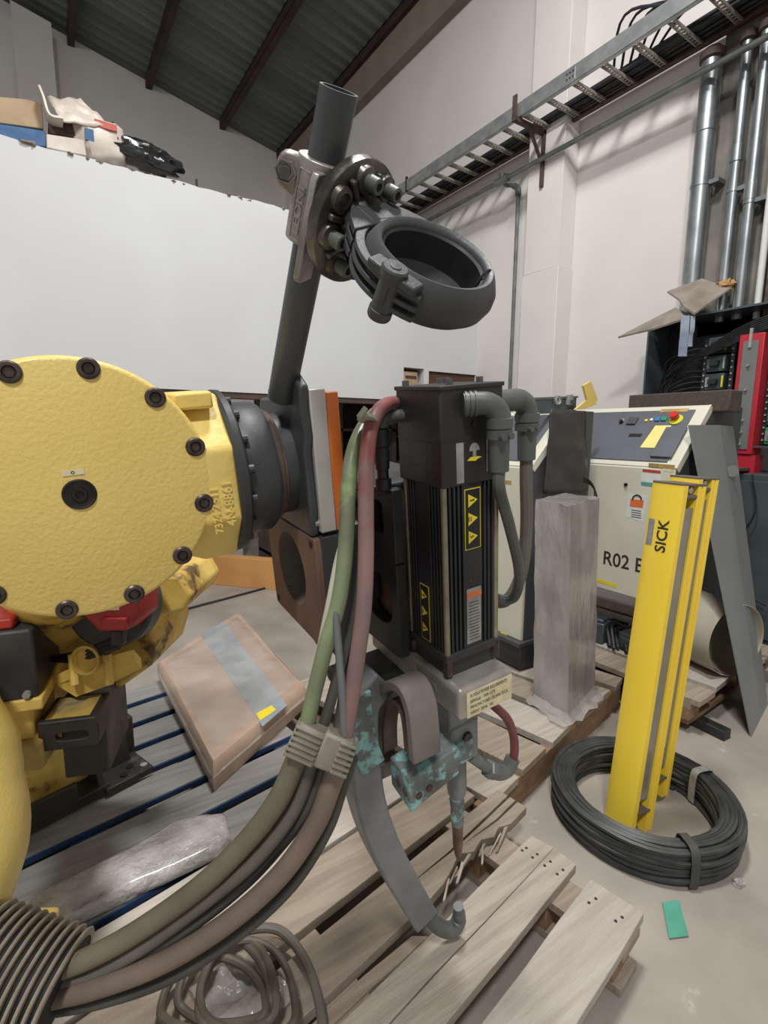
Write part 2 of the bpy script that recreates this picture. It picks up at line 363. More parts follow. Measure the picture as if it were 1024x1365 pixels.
# ================================================================== STRUCTURE
XW, YP, YB = 3.8, 4.05, 8.9
def roofz(x): return 5.90+(3.84-x)*.212
mb = MB()
nx, ny = 60, 70
for i in range(nx+1):
    for j in range(ny+1):
        x = -7+i*(XW+7.1)/nx; y = -4+j*(YB+4.1)/ny
        mb.v.append(V((x, y, .004*noise.noise(V((x*1.5, y*1.5, 0))))))
mb.f = [(i*(ny+1)+j, (i+1)*(ny+1)+j, (i+1)*(ny+1)+j+1, i*(ny+1)+j+1) for i in range(nx) for j in range(ny)]
struct('floor', mb, 'floor_concrete')
mb = MB().box(None, (XW, -4, 0), (XW+.2, YB+.2, roofz(XW)+.02))
wr = struct('wall_right', mb, 'plaster')
for y0, y1 in ((2.94, 3.305),):
    struct('trim_13', MB().box(None, (3.622, y0, 2.7), (XW, y1, roofz(XW)-.02)), 'plaster', bevel=.006)
    struct('trim_14', MB().box(None, (3.614, y0-.012, 0), (XW, y1+.006, 2.698)), 'plaster', bevel=.004)
mb = MB().prism(Frame((0, YB, 0), (1, 0, 0), (0, 0, 1), (0, -1, 0)), [(-7, 0), (XW+.1, 0), (XW+.1, roofz(XW+.1)+.02), (-7, roofz(-7)+.02)], -.2, 0)
wb = struct('wall_back', mb, 'plaster')
obj('pilaster', MB().prism(Frame((0, YB, 0), (1, 0, 0), (0, 0, 1), (0, -1, 0)), [(.08, 0), (.5, 0), (.5, roofz(.5)-.12), (.08, roofz(.08)-.12)], -.02, .32), 'plaster', wb)
# corrugated roof
mb = MB(); per = .17; n = int((YB+4)/per*6)
for k in range(n+1):
    y = -4+k*(YB+4.1)/n; dz = .018*math.cos(2*PI*y/per)
    for x in (-7, -3, 0, 2, XW+.15): mb.v.append(V((x, y, roofz(x)+dz+.06)))
mb.f = [(k*5+i, k*5+i+1, (k+1)*5+i+1, (k+1)*5+i) for k in range(n) for i in range(4)]
struct('ceiling', mb, 'roof_sheet', ang=80)
for i, x in enumerate((-4.4, -3.4, -2.4, -1.36, -.33, .70, 1.66, 2.72, 3.66)):
    z = roofz(x)
    mb = MB().box(None, (x-.012, -4, z-.085), (x+.0, YB, z+.05)).box(None, (x-.012, -4, z-.09), (x+.07, YB, z-.075)).box(None, (x-.012, -4, z+.035), (x+.07, YB, z+.05))
    struct('trim_%d' % (i+1), mb, 'purlin_brown')
struct('trim_10', MB().box(None, (3.68, -4, roofz(XW)-.42), (XW+.02, YB, roofz(XW)+.0)), 'eave_tan')
# middle partition with ragged top edge and low openings
top_pts = []
x = XW
while x > -4:
    top_pts.append((x, 3.07+.025*noise.noise(V((x*2.2, 0, 1)))+.012*noise.noise(V((x*9, 3, 1))))); x -= .07
poly = [(-4, 0), (.2, 0), (.2, 1.645), (2.88, 1.645), (2.88, 1.95), (3.12, 1.95), (3.12, 1.645), (3.18, 1.645), (3.18, 1.935), (XW, 1.935)]+top_pts+[(-4, 3.07)]
mb = MB().prism(Frame((0, YP, 0), (1, 0, 0), (0, 0, 1), (0, -1, 0)), poly, -.16, 0)
wm = struct('wall_middle', mb, 'plaster_cool')
mb = MB()
for i in range(26):
    x = -.4+i*.085+rnd(-.03, .03); mb.blob(WF.at(x, YP+rnd(0, .06), 3.065), rnd(.015, .04), .03, rnd(.006, .016), .4, 3, 8, 5, seed=i)
o = obj('mortar_crumbs', mb, 'card_grey', wm); o['kind'] = 'stuff'
wn = struct('window_1', MB().box(None, (2.89, YP+.10, 1.60), (3.11, YP+.12, 1.95)), 'door_wood')
obj('window_sash', MB().box(Frame((2.90, YP+.03, 1.62), (1, 0, 0), (0, 1, .12), (-.12, 0, 1)), (.03, 0, 0), (.20, .025, .30)), 'carton_plain', wn, bevel=.004)
obj('sash_rail', MB().box(Frame((2.90, YP+.03, 1.62), (1, 0, 0), (0, 1, .12), (-.12, 0, 1)), (.05, -.008, .24), (.18, 0, .262)), 'door_wood', wn)
struct('door_1', MB().box(None, (3.18, YP+.02, 0), (XW, YP+.06, 1.935)), 'door_wood')
struct('trim_11', MB().box(None, (.2, YP+.01, 1.60), (3.18, YP+.14, 1.66)), 'wall_dark')
# unpainted strip of wall behind the risers
struct('trim_12', MB().box(None, (XW-.02, .4, 2.0), (XW+.01, 1.87, 3.9)), 'raw_concrete')

# ================================================================== WALL SERVICES
tr = thing('cable_tray', (3.3, 1, 3.784), 'galvanised ladder cable tray fixed high along the white wall', 'cable tray')
TZ = 3.784
def rail(x, s, matl):
    m_ = MB().box(None, (x-.004, .2, TZ), (x+.004, 8.6, TZ+.10))
    m_.box(None, (min(x, x+s*.035), .2, TZ), (max(x, x+s*.035), 8.6, TZ+.008)).box(None, (min(x, x+s*.03), .2, TZ+.092), (max(x, x+s*.03), 8.6, TZ+.10))
    return obj('side_rail', m_, matl, tr)
rail(3.30, 1, 'tray_steel'); rail(3.72, -1, 'rust_brown')
mb = MB()
for s in (0, .032): mb.box(WF, (3.304, s, TZ+.008), (3.716, s+.008, TZ+.026))
for i in range(14): mb.box(WF, (3.304+i*.0305, .008, TZ+.012), (3.316+i*.0305, .032, TZ+.018))
r0 = obj('rung', mb, 'tray_dull', tr)
for i in range(1, 36):
    c = r0.copy(); COL.objects.link(c); c.location.y = i*.225+.491-1
r0.location.y = .491-1
mb = MB().box(None, (3.294, 2.62, TZ+.012), (3.30, 2.70, TZ+.085)); jp = obj('joint_plate', mb, 'tray_steel', tr)
bolts = MB()
for y in (2.635, 2.66, 2.685):
    for z in (.03, .065): bolts.cyl((3.29, y, TZ+z), (3.296, y, TZ+z), .006, n=8)
obj('joint_bolts', bolts, 'bolt_steel', jp)
obj('tray_clip', MB().box(None, (3.29, 4.62, TZ-.01), (3.31, 4.64, TZ+.13)), 'cable_black', tr)
bk = MB().box(None, (3.27, 3.13, TZ-.03), (3.62, 3.17, TZ)).box(None, (3.262, 3.13, TZ-.03), (3.275, 3.17, TZ+.15))
bk.box(None, (3.60, 3.13, 3.36), (3.626, 3.16, TZ)).hexa([V(p) for p in ((3.42, 3.135, TZ-.02), (3.445, 3.135, TZ-.02), (3.626, 3.135, 3.52), (3.60, 3.135, 3.52), (3.42, 3.155, TZ-.02), (3.445, 3.155, TZ-.02), (3.626, 3.155, 3.52), (3.60, 3.155, 3.52))])
top('tray_bracket', bk, 'rust_brown', 'rusty brown angle bracket holding the cable tray on the wall pilaster', 'bracket')
for i in range(12):
    x0 = 3.555+.0125*i; pts = []
    for k in range(22):
        y = .3+k*.38; pts.append((x0+.02*noise.noise(V((i*3.1, y*.8, 0))), y, TZ+.042+.017*(i % 3)+.014*noise.noise(V((i*5.7, y*.9, 4)))))
    top('tray_cable', MB().tube(smooth(pts, 3), rnd(.010, .016), 7), 'cable_black', 'black power cable lying in the wall cable tray', 'cable', 'black cables lying in the cable tray')
for i in range(6):
    y0 = 1.75+.06*i; pts = [(3.62, y0+.5, TZ+.08), (3.5-.03*i, y0+.25, TZ+.13+.02*i), (3.42, y0-.1, TZ+.12), (3.5, y0-.45, TZ+.16-.02*i), (3.64, y0-.75, TZ+.1)]
    top('loose_cable', MB().tube(smooth(pts, 6), .009, 6), 'cable_black', 'black cable looping loosely over the tray above the wall pipes', 'cable', 'loops of cable over the tray')
cdt = thing('wall_conduit', (3.58, 3.5, 3.55), 'thin grey conduit pipe running level below the cable tray with a drop pipe', 'conduit')
CZ = 3.555
obj('level_pipe', MB().cyl((3.575, .6, CZ), (3.575, 8.4, CZ), .019, n=12), 'conduit_grey', cdt)
dp = PX(691, 262, 3.77)
obj('tee', MB().cyl((3.575, 3.49, CZ), (3.575, 3.63, CZ), .032, n=12).cyl((3.575, 3.56, CZ), (3.575, 3.56, CZ+.05), .03, n=12), 'conduit_grey', cdt)
obj('drop_pipe', MB().tube(smooth([(3.575, 3.56, CZ), (3.66, dp.y+.05, CZ-.005), (3.75, dp.y, CZ-.01), (3.77, dp.y, CZ-.06), (3.77, dp.y, CZ-.12), (3.77, dp.y, 2.4), (3.77, dp.y, .8)], 5), .017, 10), 'conduit_grey', cdt)
obj('elbow', MB().tube(smooth([(3.72, dp.y+.015, CZ-.007), (3.76, dp.y, CZ-.025), (3.77, dp.y, CZ-.08)], 5), .027, 10), 'conduit_grey', cdt)
for i, (yy, r, nm) in enumerate(((1.90, .058, 'wide'), (1.70, .030, 'narrow'), (1.60, .032, 'narrow'))):
    X = 3.70
    t = thing('riser_pipe', (X, yy, 2.1), ['wide galvanised riser pipe, leftmost of the wall pipes over the switchgear', 'narrow galvanised riser pipe next to the wide one on the wall', 'narrow galvanised riser pipe next to the white painted one'][i], 'pipe')
    obj('pipe', MB().cyl((X, yy, 2.06), (X, yy, 3.72), r, n=24), 'galvanised', t)
    obj('coupling', MB().lathe(axframe((X, yy, 3.25-.25*i), (0, 0, 1)), [(r, 0), (r+.005, .004), (r+.005, .10), (r, .104)], 24), 'galvanised', t)
    obj('bushing', MB().lathe(axframe((X, yy, 3.66), (0, 0, 1)), [(r+.002, 0), (r+.014, .01), (r+.014, .05), (r-.006, .07)], 20), 'rust_brown', t)
    st = MB().lathe(axframe((X, yy, 2.93-.1*i), (0, 0, 1)), [(r+.001, 0), (r+.004, .001), (r+.004, .022), (r+.001, .023)], 24).box(None, (X-.01, yy-r-.055, 2.93-.1*i), (XW, yy-r-.0, 2.955-.1*i))
    obj('pipe_strap', st, 'galvanised', t)
top('painted_pipe', MB().cyl((3.72, 1.50, 2.05), (3.72, 1.50, 4.0), .02, n=12), 'label_white', 'thin pipe in chipped white paint beside the riser pipes', 'pipe')
mb = MB().box(None, (3.66, 1.40, 2.05), (3.78, 1.445, 4.3))
t = top('strut_channel', mb, 'rust_brown', 'dark steel strut upright on the wall right of the white pipe', 'strut')
top('riser_cable', MB().tube(smooth([(3.66, 1.36, 2.0), (3.64, 1.345, 2.6), (3.65, 1.36, 3.2), (3.62, 1.34, 3.9), (3.6, 1.34, 4.3)], 5), .018, 8), 'cable_black', 'thick black cable running up beside the steel strut', 'cable')

# ------------------------------------------------------------------ open switchgear box on the wall
XE = 3.52
sg = thing('switchgear_box', (3.66, 1.5, 1.27), 'open dark switchgear box full of breakers on the wall', 'electrical box')
E0, E1, Z0, Z1 = .75, 2.07, 1.27, 2.10
mb = MB().box(None, (XW-.02, E0, Z0), (XW, E1, Z1))
obj('back_plate', mb, 'breaker_dark', sg)
for nm, lo, hi in (('side_panel', (XE, E1-.012, Z0), (XW, E1, Z1)), ('side_panel', (XE, E0, Z0), (XW, E0+.012, Z1)), ('top_panel', (XE, E0, Z1-.012), (XW, E1, Z1)), ('bottom_panel', (XE, E0, Z0), (XW, E1, Z0+.012))):
    obj(nm, MB().box(None, lo, hi), 'steel_blue_grey' if nm != 'bottom_panel' else 'cabinet_dark', sg)
def breaker(y, z, w_, h_, mname, k):
    b = obj('breaker', MB().box(None, (XE+.06, y, z), (XE+.16, y+w_, z+h_)), mname, sg, bevel=.004)
    obj('toggle', MB().box(None, (XE+.03, y+w_*.3, z+h_*.35), (XE+.062, y+w_*.75, z+h_*.65)), 'breaker_dark', b)
    obj('terminal_row', MB().box(None, (XE+.05, y+w_*.02, z+h_*.15), (XE+.06, y+w_*.10, z+h_*.85)), 'label_yellow' if k % 2 else 'label_silver', b)
    obj('breaker_label', MB().box(None, (XE+.055, y+w_*.8, z+h_*.2), (XE+.06, y+w_*.97, z+h_*.8)), 'label_silver' if k % 3 == 0 else 'steel_blue_grey', b)
k = 0
for col_y, w_ in ((1.585, .11), (1.21, .12), (1.05, .12)):
    z = 1.29
    while z < 1.92:
        breaker(col_y, z, w_, .10, ('breaker_green' if (col_y < 1.3 and z < 1.36) else 'breaker_teal'), k); z += .112; k += 1
for y in (1.555, 1.345, 1.715):
    obj('terminal_strip', MB().box(None, (XE+.08, y-.012, 1.29), (XE+.14, y+.012, 1.95)), 'breaker_dark', sg)
    scr = MB()
    for i in range(17): scr.box(None, (XE+.074, y-.005, 1.31+i*.037), (XE+.08, y+.005, 1.32+i*.037))
    obj('terminal_screws', scr, 'label_silver', sg)
# red bus-bar cover with grey plate
rf = Frame((XE+.02, 1.36, 1.23), (0, 1, .0), (-1, 0, 0), (0, .0, 1))
rb = obj('busbar_cover', MB().box(rf, (0, -.10, -.0), (.13, .03, .70)), 'red_plastic', sg, bevel=.004)
pl_ = obj('cover_plate', MB().box(rf, (.025, .03, .03), (.105, .036, .66)), 'sheet_grey', rb)
for z in (.06, .13, .20, .38, .52):
    obj('plate_stud', MB().cyl(rf(.065, .036, z), rf(.065, .05, z), .008, n=8), 'label_silver', pl_)
obj('hook', MB().box(rf, (.06, .03, .62), (.075, .045, .73)), 'label_silver', rb)
obj('busbar_cover_tail', MB().box(rf, (-.02, -.08, -.13), (.10, .02, -.005)), 'red_plastic', sg)
for i in range(16):
    z = 1.36+.035*i
    pts = [(XE+.13, 1.70, z), (XE+.08, 1.77+.02*rnd(0, 1), z+.01), (XE+.05+rnd(-.02, .03), 1.87+rnd(-.02, .04), z-.02), (XE+.08, 1.96+rnd(-.02, .03), z-.10+rnd(-.04, .04)), (XE+.1, 1.99, max(1.3, z-.25))]
    obj('wire', MB().tube(smooth(pts, 5), .006, 5), 'cable_black', sg)
for i in range(7):
    pts = [(XE+.04, 1.88+.01*i, 1.80-.012*i), (XE+.02, 1.62, 1.86+.01*i), (XE-.0, 1.42, 1.93+.012*i), (XE+.03, 1.15, 2.02+.006*i), (XE+.08, .85, 2.03)]
    obj('wire', MB().tube(smooth(pts, 5), .007, 5), 'cable_black', sg)
lc = thing('floor_cabinet', (3.6, 1.2, 0), 'blue grey sheet metal floor cabinet standing below the switchgear box', 'cabinet')
obj('body', MB().box(None, (3.44, .6, .12), (XW-.01, 1.60, 1.12)), 'steel_blue_grey', lc, bevel=.006)
obj('plinth', MB().box(None, (3.50, .65, 0), (XW-.03, 1.56, .12)), 'raw_concrete', lc)
for y0 in (1.02, .62):
    dr = obj('door', MB().box(None, (3.425, y0, .16), (3.44, y0+.38, 1.08)), 'steel_blue_grey', lc, bevel=.003)
    lv = MB()
    for i in range(5): lv.box(None, (3.418, y0+.22, .26+i*.022), (3.425, y0+.34, .268+i*.022))
    obj('louvres', lv, 'cabinet_dark', dr)
obj('shelf_bracket', MB().box(None, (3.36, 1.36, 1.135), (3.52, 1.60, 1.15)), 'cabinet_dark', lc)
top('hanging_wire', MB().tube(smooth([(3.40, 1.30, 1.12), (3.39, 1.26, .9), (3.385, 1.36, .66), (3.39, 1.33, .45), (3.385, 1.15, .38)], 6), .005, 6), 'cable_black', 'thin black wire hanging down the front of the blue grey floor cabinet', 'wire')
# cardboard, rags and string on the box
pc = [PX(826, 448, 3.40), PX(892, 417, 3.45), PX(935, 375, 3.62), PX(985, 383, 3.60), PX(940, 415, 3.42), PX(903, 428, 3.40)]
mb = MB(); q = [PX(890, 388, 3.55), PX(936, 371, 3.66), PX(973, 384, 3.62), PX(926, 417, 3.38), PX(912, 408, 3.42), PX(905, 398, 3.47)]
mb.add(q+[p+V((0, 0, -.012)) for p in q], [(0,1,2,3,4,5), (11,10,9,8,7,6)]+[(i, (i+1) % 6, 6+(i+1) % 6, 6+i) for i in range(6)])
top('cardboard_flap', mb, 'card_grey', 'bent grey cardboard sheet lying on top of the switchgear box', 'cardboard', flat=True)
q = [PX(824, 449, 3.33), PX(872, 424, 3.42), PX(900, 410, 3.48), PX(914, 416, 3.48), PX(926, 420, 3.42), PX(870, 438, 3.36)]
mb = MB().add(q+[p+V((.004, 0, -.01)) for p in q], [(0,1,2,3,4,5), (11,10,9,8,7,6)]+[(i, (i+1) % 6, 6+(i+1) % 6, 6+i) for i in range(6)])
top('cardboard_strip', mb, 'card_grey', 'torn cardboard strip jutting out from the switchgear box corner', 'cardboard', flat=True)
for i, (x, w_, y1) in enumerate(((912, 10, 475), (922, 5, 462))):
    pts = [PX(x+2, 421, 3.40), PX(x+1, 440, 3.39), PX(x-1, y1-15, 3.395), PX(x-2, y1, 3.40)]
    top('hanging_rag', MB().band(smooth(pts, 4), (0, 1, .1), w_*.0052, .006), 'rag_blue', ['wide torn pale blue rag strip hanging below the cardboard flap', 'narrow pale blue rag strip hanging below the cardboard flap'][i], 'rag')
top('expanding_foam', MB().blob(WF.at(*PX(968, 381, 3.66)), .05, .045, .03, .3, 3, 14, 9), 'tan_foam', 'tan lump of dried foam at the foot of the narrow riser pipes', 'foam')

# ================================================================== WELDING GUN FRAME
# axis of the servo motor: top centre and electrode end; a = along the wrist, n = towards the viewer side, g = up the motor
GT = D(597, 515, .86); GE = D(611, 1145, 1.134)
gg = (GT-GE).normalized(); al = math.radians(31)
ga = CR*math.cos(al)+CF*math.sin(al); ga = (ga-gg*ga.dot(gg)).normalized()
gn = ga.cross(gg)
if gn.dot(CF) > 0: gn = -gn
GF = Frame(GT, ga, gn, gg)
def on(x, y, ax, val):
    """point of the gun frame where the pixel's ray meets the plane axis = val"""
    r = ray(x, y); A = (GF.X, GF.Y, GF.Z)[ax]; t = (val-(CAM-GT).dot(A))/r.dot(A)
    return GF.loc(CAM+r*t)
def onw(x, y, ax, val): return GF(*on(x, y, ax, val))
gun = thing('welding_gun', GF(0, 0, -1.02), 'servo spot welding gun with black motor and patinated copper arm on the wrist', 'welding gun')
# ---- motor
H = .063
cap = obj('motor_cap', MB().box(GF, (-H-.001, -H-.001, -.157), (H+.001, H+.001, 0)), 'motor_cap', gun, bevel=.003)
obj('cap_seam', MB().box(GF, (-H-.0015, -H-.0015, -.083), (H+.0015, H+.0015, -.0815)), 'motor_cap', cap)
obj('cap_lid', MB().box(GF, (-H-.003, -H-.003, -.003), (H+.003, H+.003, .004)), 'motor_cap', cap, bevel=.0015)
for i, j in ((-.055, -.045), (-.02, .03), (.02, -.05), (.035, -.05), (.052, .02)):
    obj('lid_bolt', MB().cyl(GF(i, j, .003), GF(i, j, .013), .006, n=8), 'fitting_grey', cap)
body = obj('motor_body', MB().box(GF, (-.053, -.053, -.462), (.053, .053, -.155)), 'motor_black', gun)
for f in range(4):
    an = f*PI/2; X = gn*math.cos(an)+ga*math.sin(an); Y = gg.cross(X)*-1
    fr = Frame(GT, X, Y, gg)   # X = outward normal of this face
    obj('face_panel', MB().box(fr, (.05, -.021, -.462), (.0605, .021, -.155)), 'motor_black', body, bevel=.001)
    for u in (-.046, -.037, -.028, .028, .037, .046):
        obj('fin', MB().box(fr, (.05, u-.0022, -.462), (.0605, u+.0022, -.155)), 'motor_black', body, bevel=.0008)
for i in (-1, 1):
    for j in (-1, 1): obj('tie_rod', MB().cyl(GF(i*.0555, j*.0555, -.475), GF(i*.0555, j*.0555, -.15), .0055, n=14), 'rod_brass', gun, label='dull brass coloured tie rod')
fl = obj('motor_flange', MB().box(GF, (-.062, -.062, -.478), (.062, .062, -.46)), 'gun_black', gun, bevel=.003)
obj('motor_foot', MB().box(GF, (-.055, -.055, -.515), (.055, .055, -.475)), 'gun_black', gun, bevel=.004)
for i in (-1, 1):
    for j in (-1, 1): obj('flange_bolt', MB().cyl(GF(i*.0555, j*.0555, -.502), GF(i*.0555, j*.0555, -.468), .0085, n=8), 'bolt_steel', fl)
# stickers on the motor
def sticker(fr, lo, hi, matl, parent, t=.0008, name='sticker', z=0): return obj(name, MB().box(fr, (lo[0], lo[1], z), (hi[0], hi[1], z+t)), matl, parent)
def tri(fr, c, s, matl, parent, z, name='warning_triangle'):
    return obj(name, MB().prism(fr, [(c[0]-s*.42, c[1]-s*.55), (c[0]-s*.42, c[1]+s*.55), (c[0]+s*.52, c[1])], z, z+.0006), matl, parent)
def warn(fr, x0, x1, y0, y1):
    b = sticker(fr, (x0, y0), (x1, y1), 'label_yellow', body, .0006, 'warning_label')
    c = sticker(fr, (x0+.0015, y0+.0015), (x1-.0015, y1-.0015), 'label_black', b, .0006, 'label_field', z=.0005)
    for k in range(3):
        cy = y1-(y1-y0)*(.19+.3*k); tri(fr, ((x0+x1)/2-.001, cy), (x1-x0)*.62, 'label_yellow', b, .001)
        g_ = MB()
        cx = (x0+x1)/2-.0035
        if k == 0: g_.box(fr, (cx-.003, cy-.001, .0015), (cx+.006, cy+.001, .0019)).cyl(fr(cx+.005, cy+.001, .0015), fr(cx+.005, cy+.001, .0019), .0016, n=8)
        elif k == 1:
            for q in (-1, 0, 1): g_.tube([fr(cx-.003+q*.0028, cy-.004+p*.002, .0017+.0) for p in range(5)], .0006, 4)
        else: g_.tube([fr(cx-.003, cy+.002, .0017), fr(cx, cy-.002, .0017), fr(cx+.002, cy+.002, .0017), fr(cx+.005, cy, .0017)], .0009, 4)
        obj('pictogram', g_, 'label_black', b)
fN = Frame(GT+gn*.0608, ga, gg, gn)       # face towards the viewer's right
fA = Frame(GT-ga*.0608, gn, gg, -ga)      # face towards the viewer's left
if fA.X.cross(fA.Y).dot(fA.Z) < 0: fA = Frame(fA.O, -fA.X, fA.Y, fA.Z)
if fN.X.cross(fN.Y).dot(fN.Z) < 0: fN = Frame(fN.O, -fN.X, fN.Y, fN.Z)
warn(fN, -.017, .017, -.272, -.165)
warn(fA, -.016, .012, -.455, -.345)
st = sticker(fN, (-.015, -.452), (.017, -.345), 'label_silver', body, .0006, 'rating_label')
sticker(fN, (-.015, -.362), (.018, -.352), 'label_orange', st, .0004, 'label_stripe', z=.0006)
for k in range(13): sticker(fN, (-.010, -.445+k*.006), (.010+.004*random.random(), -.4432+k*.006), 'ink_grey', st, .0003, 'print_line', z=.0006)
text('lettering', 'CE', fN.at(-.014, -.332, .0002), .009, .0002, 'ink_grey', body)
fc = Frame(GT+gn*(H+.0012), fN.X, fN.Y, fN.Z)
sticker(fc, (-.035, -.152), (-.020, -.086), 'label_silver', cap, .0006, 'worn_label')
b_ = obj('worn_emblem', MB().prism(fc, [(-.008+.0*k+.021*(.5-.5*math.cos(PI*k/10)), -.102+.013*math.sin(PI*k/10)) for k in range(11)]+[(.006, -.102), (.006, -.112), (-.001, -.112), (-.001, -.102)], 0, .0006), 'label_silver', cap)
obj('emblem_band', MB().prism(fc, [(-.012, -.117), (-.006, -.112), (.010, -.112), (.018, -.114), (.010, -.116), (.004, -.119), (-.004, -.118)], 0, .0007), 'label_yellow', b_)
sticker(fc, (.028, -.140), (.030, -.084), 'label_silver', cap, .0006, 'worn_label')
# ---- cable elbows on the motor cap and their cables
def elbow(p0, c, rad, drop):
    """fitting: ribbed neck out of the cap, 90 degree bend to above c, clamp collar, straight boot hanging from c"""
    topc = c+gg*rad*1.9; dirx = (topc-p0); dirx = (dirx-gg*dirx.dot(gg)).normalized()
    p1 = c-dirx*rad*1.5+gg*rad*1.5
    bend = [p1+dirx*(rad*1.5*math.sin(t*PI/16))-gg*(rad*1.5*(1-math.cos(t*PI/16))) for t in range(0, 9)]
    pp = p0+gg*((p1-p0).dot(gg))
    o = obj('cable_elbow', MB().tube([pp, pp.lerp(p1, .5)]+bend, rad, 20), 'fitting_grey', gun)
    for q in range(3): obj('neck_ring', MB().lathe(axframe(pp+dirx*(.001+.0075*q), dirx), [(rad*.9, 0), (rad*1.10, .001), (rad*1.10, .005), (rad*.9, .006)], 22), 'fitting_grey', o)
    obj('clamp_collar', MB().lathe(axframe(c+gg*.004, -gg), [(rad*1.0, 0), (rad*1.14, .001), (rad*1.14, .016), (rad*1.0, .017), (rad*1.0, .018), (rad*1.12, .019), (rad*1.12, .033), (rad*.9, .034)], 26), 'fitting_grey', o)
    for u in (-.012, .004): obj('collar_screw', MB().cyl(c-gg*.024+ga*u+gn*rad*.85, c-gg*.024+ga*u+gn*(rad*1.05+.005), .0055, n=10), 'fitting_grey', o)
    obj('cable_boot', MB().cyl(c-gg*.02, c-gg*(.02+drop), rad*.90, rad*.84, 20), 'fitting_grey', o)
    return c-gg*(.02+drop)
ca = onw(666, 560, 1, .092); cb = onw(703, 553, 1, -.010)
ea = elbow(onw(617, 527, 1, .064), ca, .0185, .062)
eb = elbow(GF(.060, -.012, -.02), cb, .0205, .066)
P1_ = lambda x, y, j: onw(x, y, 1, j)
obj('motor_cable', MB().tube(smooth([ea+gg*.01, ea-gg*.03, P1_(679, 700, .06), P1_(692, 760, .03), P1_(688, 792, .0), P1_(676, 800, -.02), P1_(664, 798, -.03)], 6), .0105, 10), 'fitting_grey', gun)
obj('motor_cable', MB().tube(smooth([eb+gg*.01, eb-gg*.04, P1_(702, 700, -.01), P1_(697, 755, -.015), P1_(687, 785, -.02), P1_(674, 801, -.03), P1_(660, 803, -.04)], 6), .0125, 10), 'hose_dusty', gun)
for k, (i, j) in enumerate(((.03, .0655), (.03, .0655))): obj('cap_screw', MB().cyl(GF(.0+.0, H, -.018-.04*k), GF(0, H+.006, -.018-.04*k), .0045, n=8), 'bolt_steel', cap)
obj('water_tube', MB().tube(smooth([GF(.073, .0, -.17), GF(.074, .0, -.20), GF(.079, .0, -.24), GF(.080, .0, -.30), GF(.074, .0, -.36), GF(.071, 0, -.41)], 6), .008, 10), 'hose_red', gun, label='red water tube')
obj('tube_tie', MB().lathe(axframe(GF(.080, 0, -.305), gg), [(.008, 0), (.0105, 0), (.0105, .008), (.008, .008)], 14), 'cable_white', gun)
# ---- aluminium gearbox block with name plate
blk = obj('gear_block', MB().box(GF, (-.066, -.22, -.572), (.062, .10, -.508)), 'block_aluminium', gun, bevel=.010, seg=4)
fp = Frame(GT+gn*.1003, fN.X, fN.Y, fN.Z)
npl = sticker(fp, (-.050, -.568), (.055, -.517), 'label_cream', blk, .0012, 'name_plate')
for k, (s_, sz, sx) in enumerate((('IN VOLA POWER REQUIREMENTS', .0095, .60), ('SERIAL#   1909 1273', .0092, .72), ('MANUFACTURER CROWN TECH.', .0095, .62), ('WEIGHT  258 lbs   NO.', .0080, .68))):
    text('lettering', s_, fp.at(-.043, -.528-.0115*k, .0012), sz, .0003, 'ink', npl, sx=sx)
fl_ = Frame(GT-ga*.0665, fA.X, fA.Y, fA.Z)
obj('paint_smear', MB().prism(fl_, [(-.03, -.525), (.0, -.53), (.03, -.532), (.034, -.545), (.026, -.566), (.012, -.564), (.006, -.546), (-.03, -.533)], -.0005, .0008), 'clamp_tan', blk)
# ---- black bracket frame behind the motor (side plate with two openings)
fs = Frame(GF(-.068, 0, 0), -gn, gg, -ga)
def rr(cx, cy, hx, hy, p=4):
    def f(a):
        c, s_ = math.cos(a), math.sin(a); k_ = (abs(c)**p+abs(s_)**p)**(-1/p); return (cx+hx*c*k_, cy+hy*s_*k_)
    return f
brf = obj('bracket_side', MB().holeplate(fs, rr(.155, -.245, .105, .072, 40), rr(.115, -.235, .026, .032, 5), -.0, .022), 'gun_black', gun, bevel=.002)
obj('bracket_side', MB().holeplate(fs, rr(.155, -.415, .105, .0985, 40), rr(.125, -.405, .052, .052, 2.6), -.0, .022), 'gun_black', gun, bevel=.002)
obj('bracket_top', MB().box(GF, (-.12, -.27, -.185), (.04, -.07, -.165)), 'gun_black', gun, bevel=.005)
obj('bracket_back', MB().box(GF, (-.10, -.275, -.52), (.06, -.245, -.175)), 'gun_black', gun, bevel=.003)
obj('bracket_lining', MB().box(GF, (-.060, -.245, -.50), (-.048, -.07, -.18)), 'rusty_plate', gun)
obj('bracket_rear_web', MB().box(GF, (.0, -.245, -.50), (.01, -.07, -.18)), 'gun_black', gun)
# ---- mounting box below the plates: rusty end face with a large bore
fb = Frame(GF(-.252, 0, 0), -gn, gg, -ga)
mbx = obj('mounting_box', MB().holeplate(fb, rr(.12, -.312, .12, .098, 40), rr(.125, -.300, .066, .066, 2), -.0, .012, 64), 'rusty_plate', gun, bevel=.0015)
ins = MB().lathe(Frame(fb(.125, -.300, 0), fb.X, fb.Y, -fb.Z), [(.066, -.01), (.066, .12)], 48, cap=False); obj('bore', ins, 'shunt_metal', mbx)
obj('box_top', MB().box(GF, (-.252, -.24, -.232), (-.19, -.002, -.214)), 'gun_black', gun)
obj('box_front', MB().hexa([GF(*p) for p in ((-.252, -.012, -.408), (-.19, -.012, -.408), (-.19, 0, -.408), (-.252, 0, -.408), (-.252, -.012, -.214), (-.19, -.012, -.214), (-.19, 0, -.214), (-.252, 0, -.214))]), 'gun_black', gun, bevel=.001)
obj('box_back', MB().box(GF, (-.252, -.24, -.408), (-.19, -.228, -.214)), 'gun_black', gun)
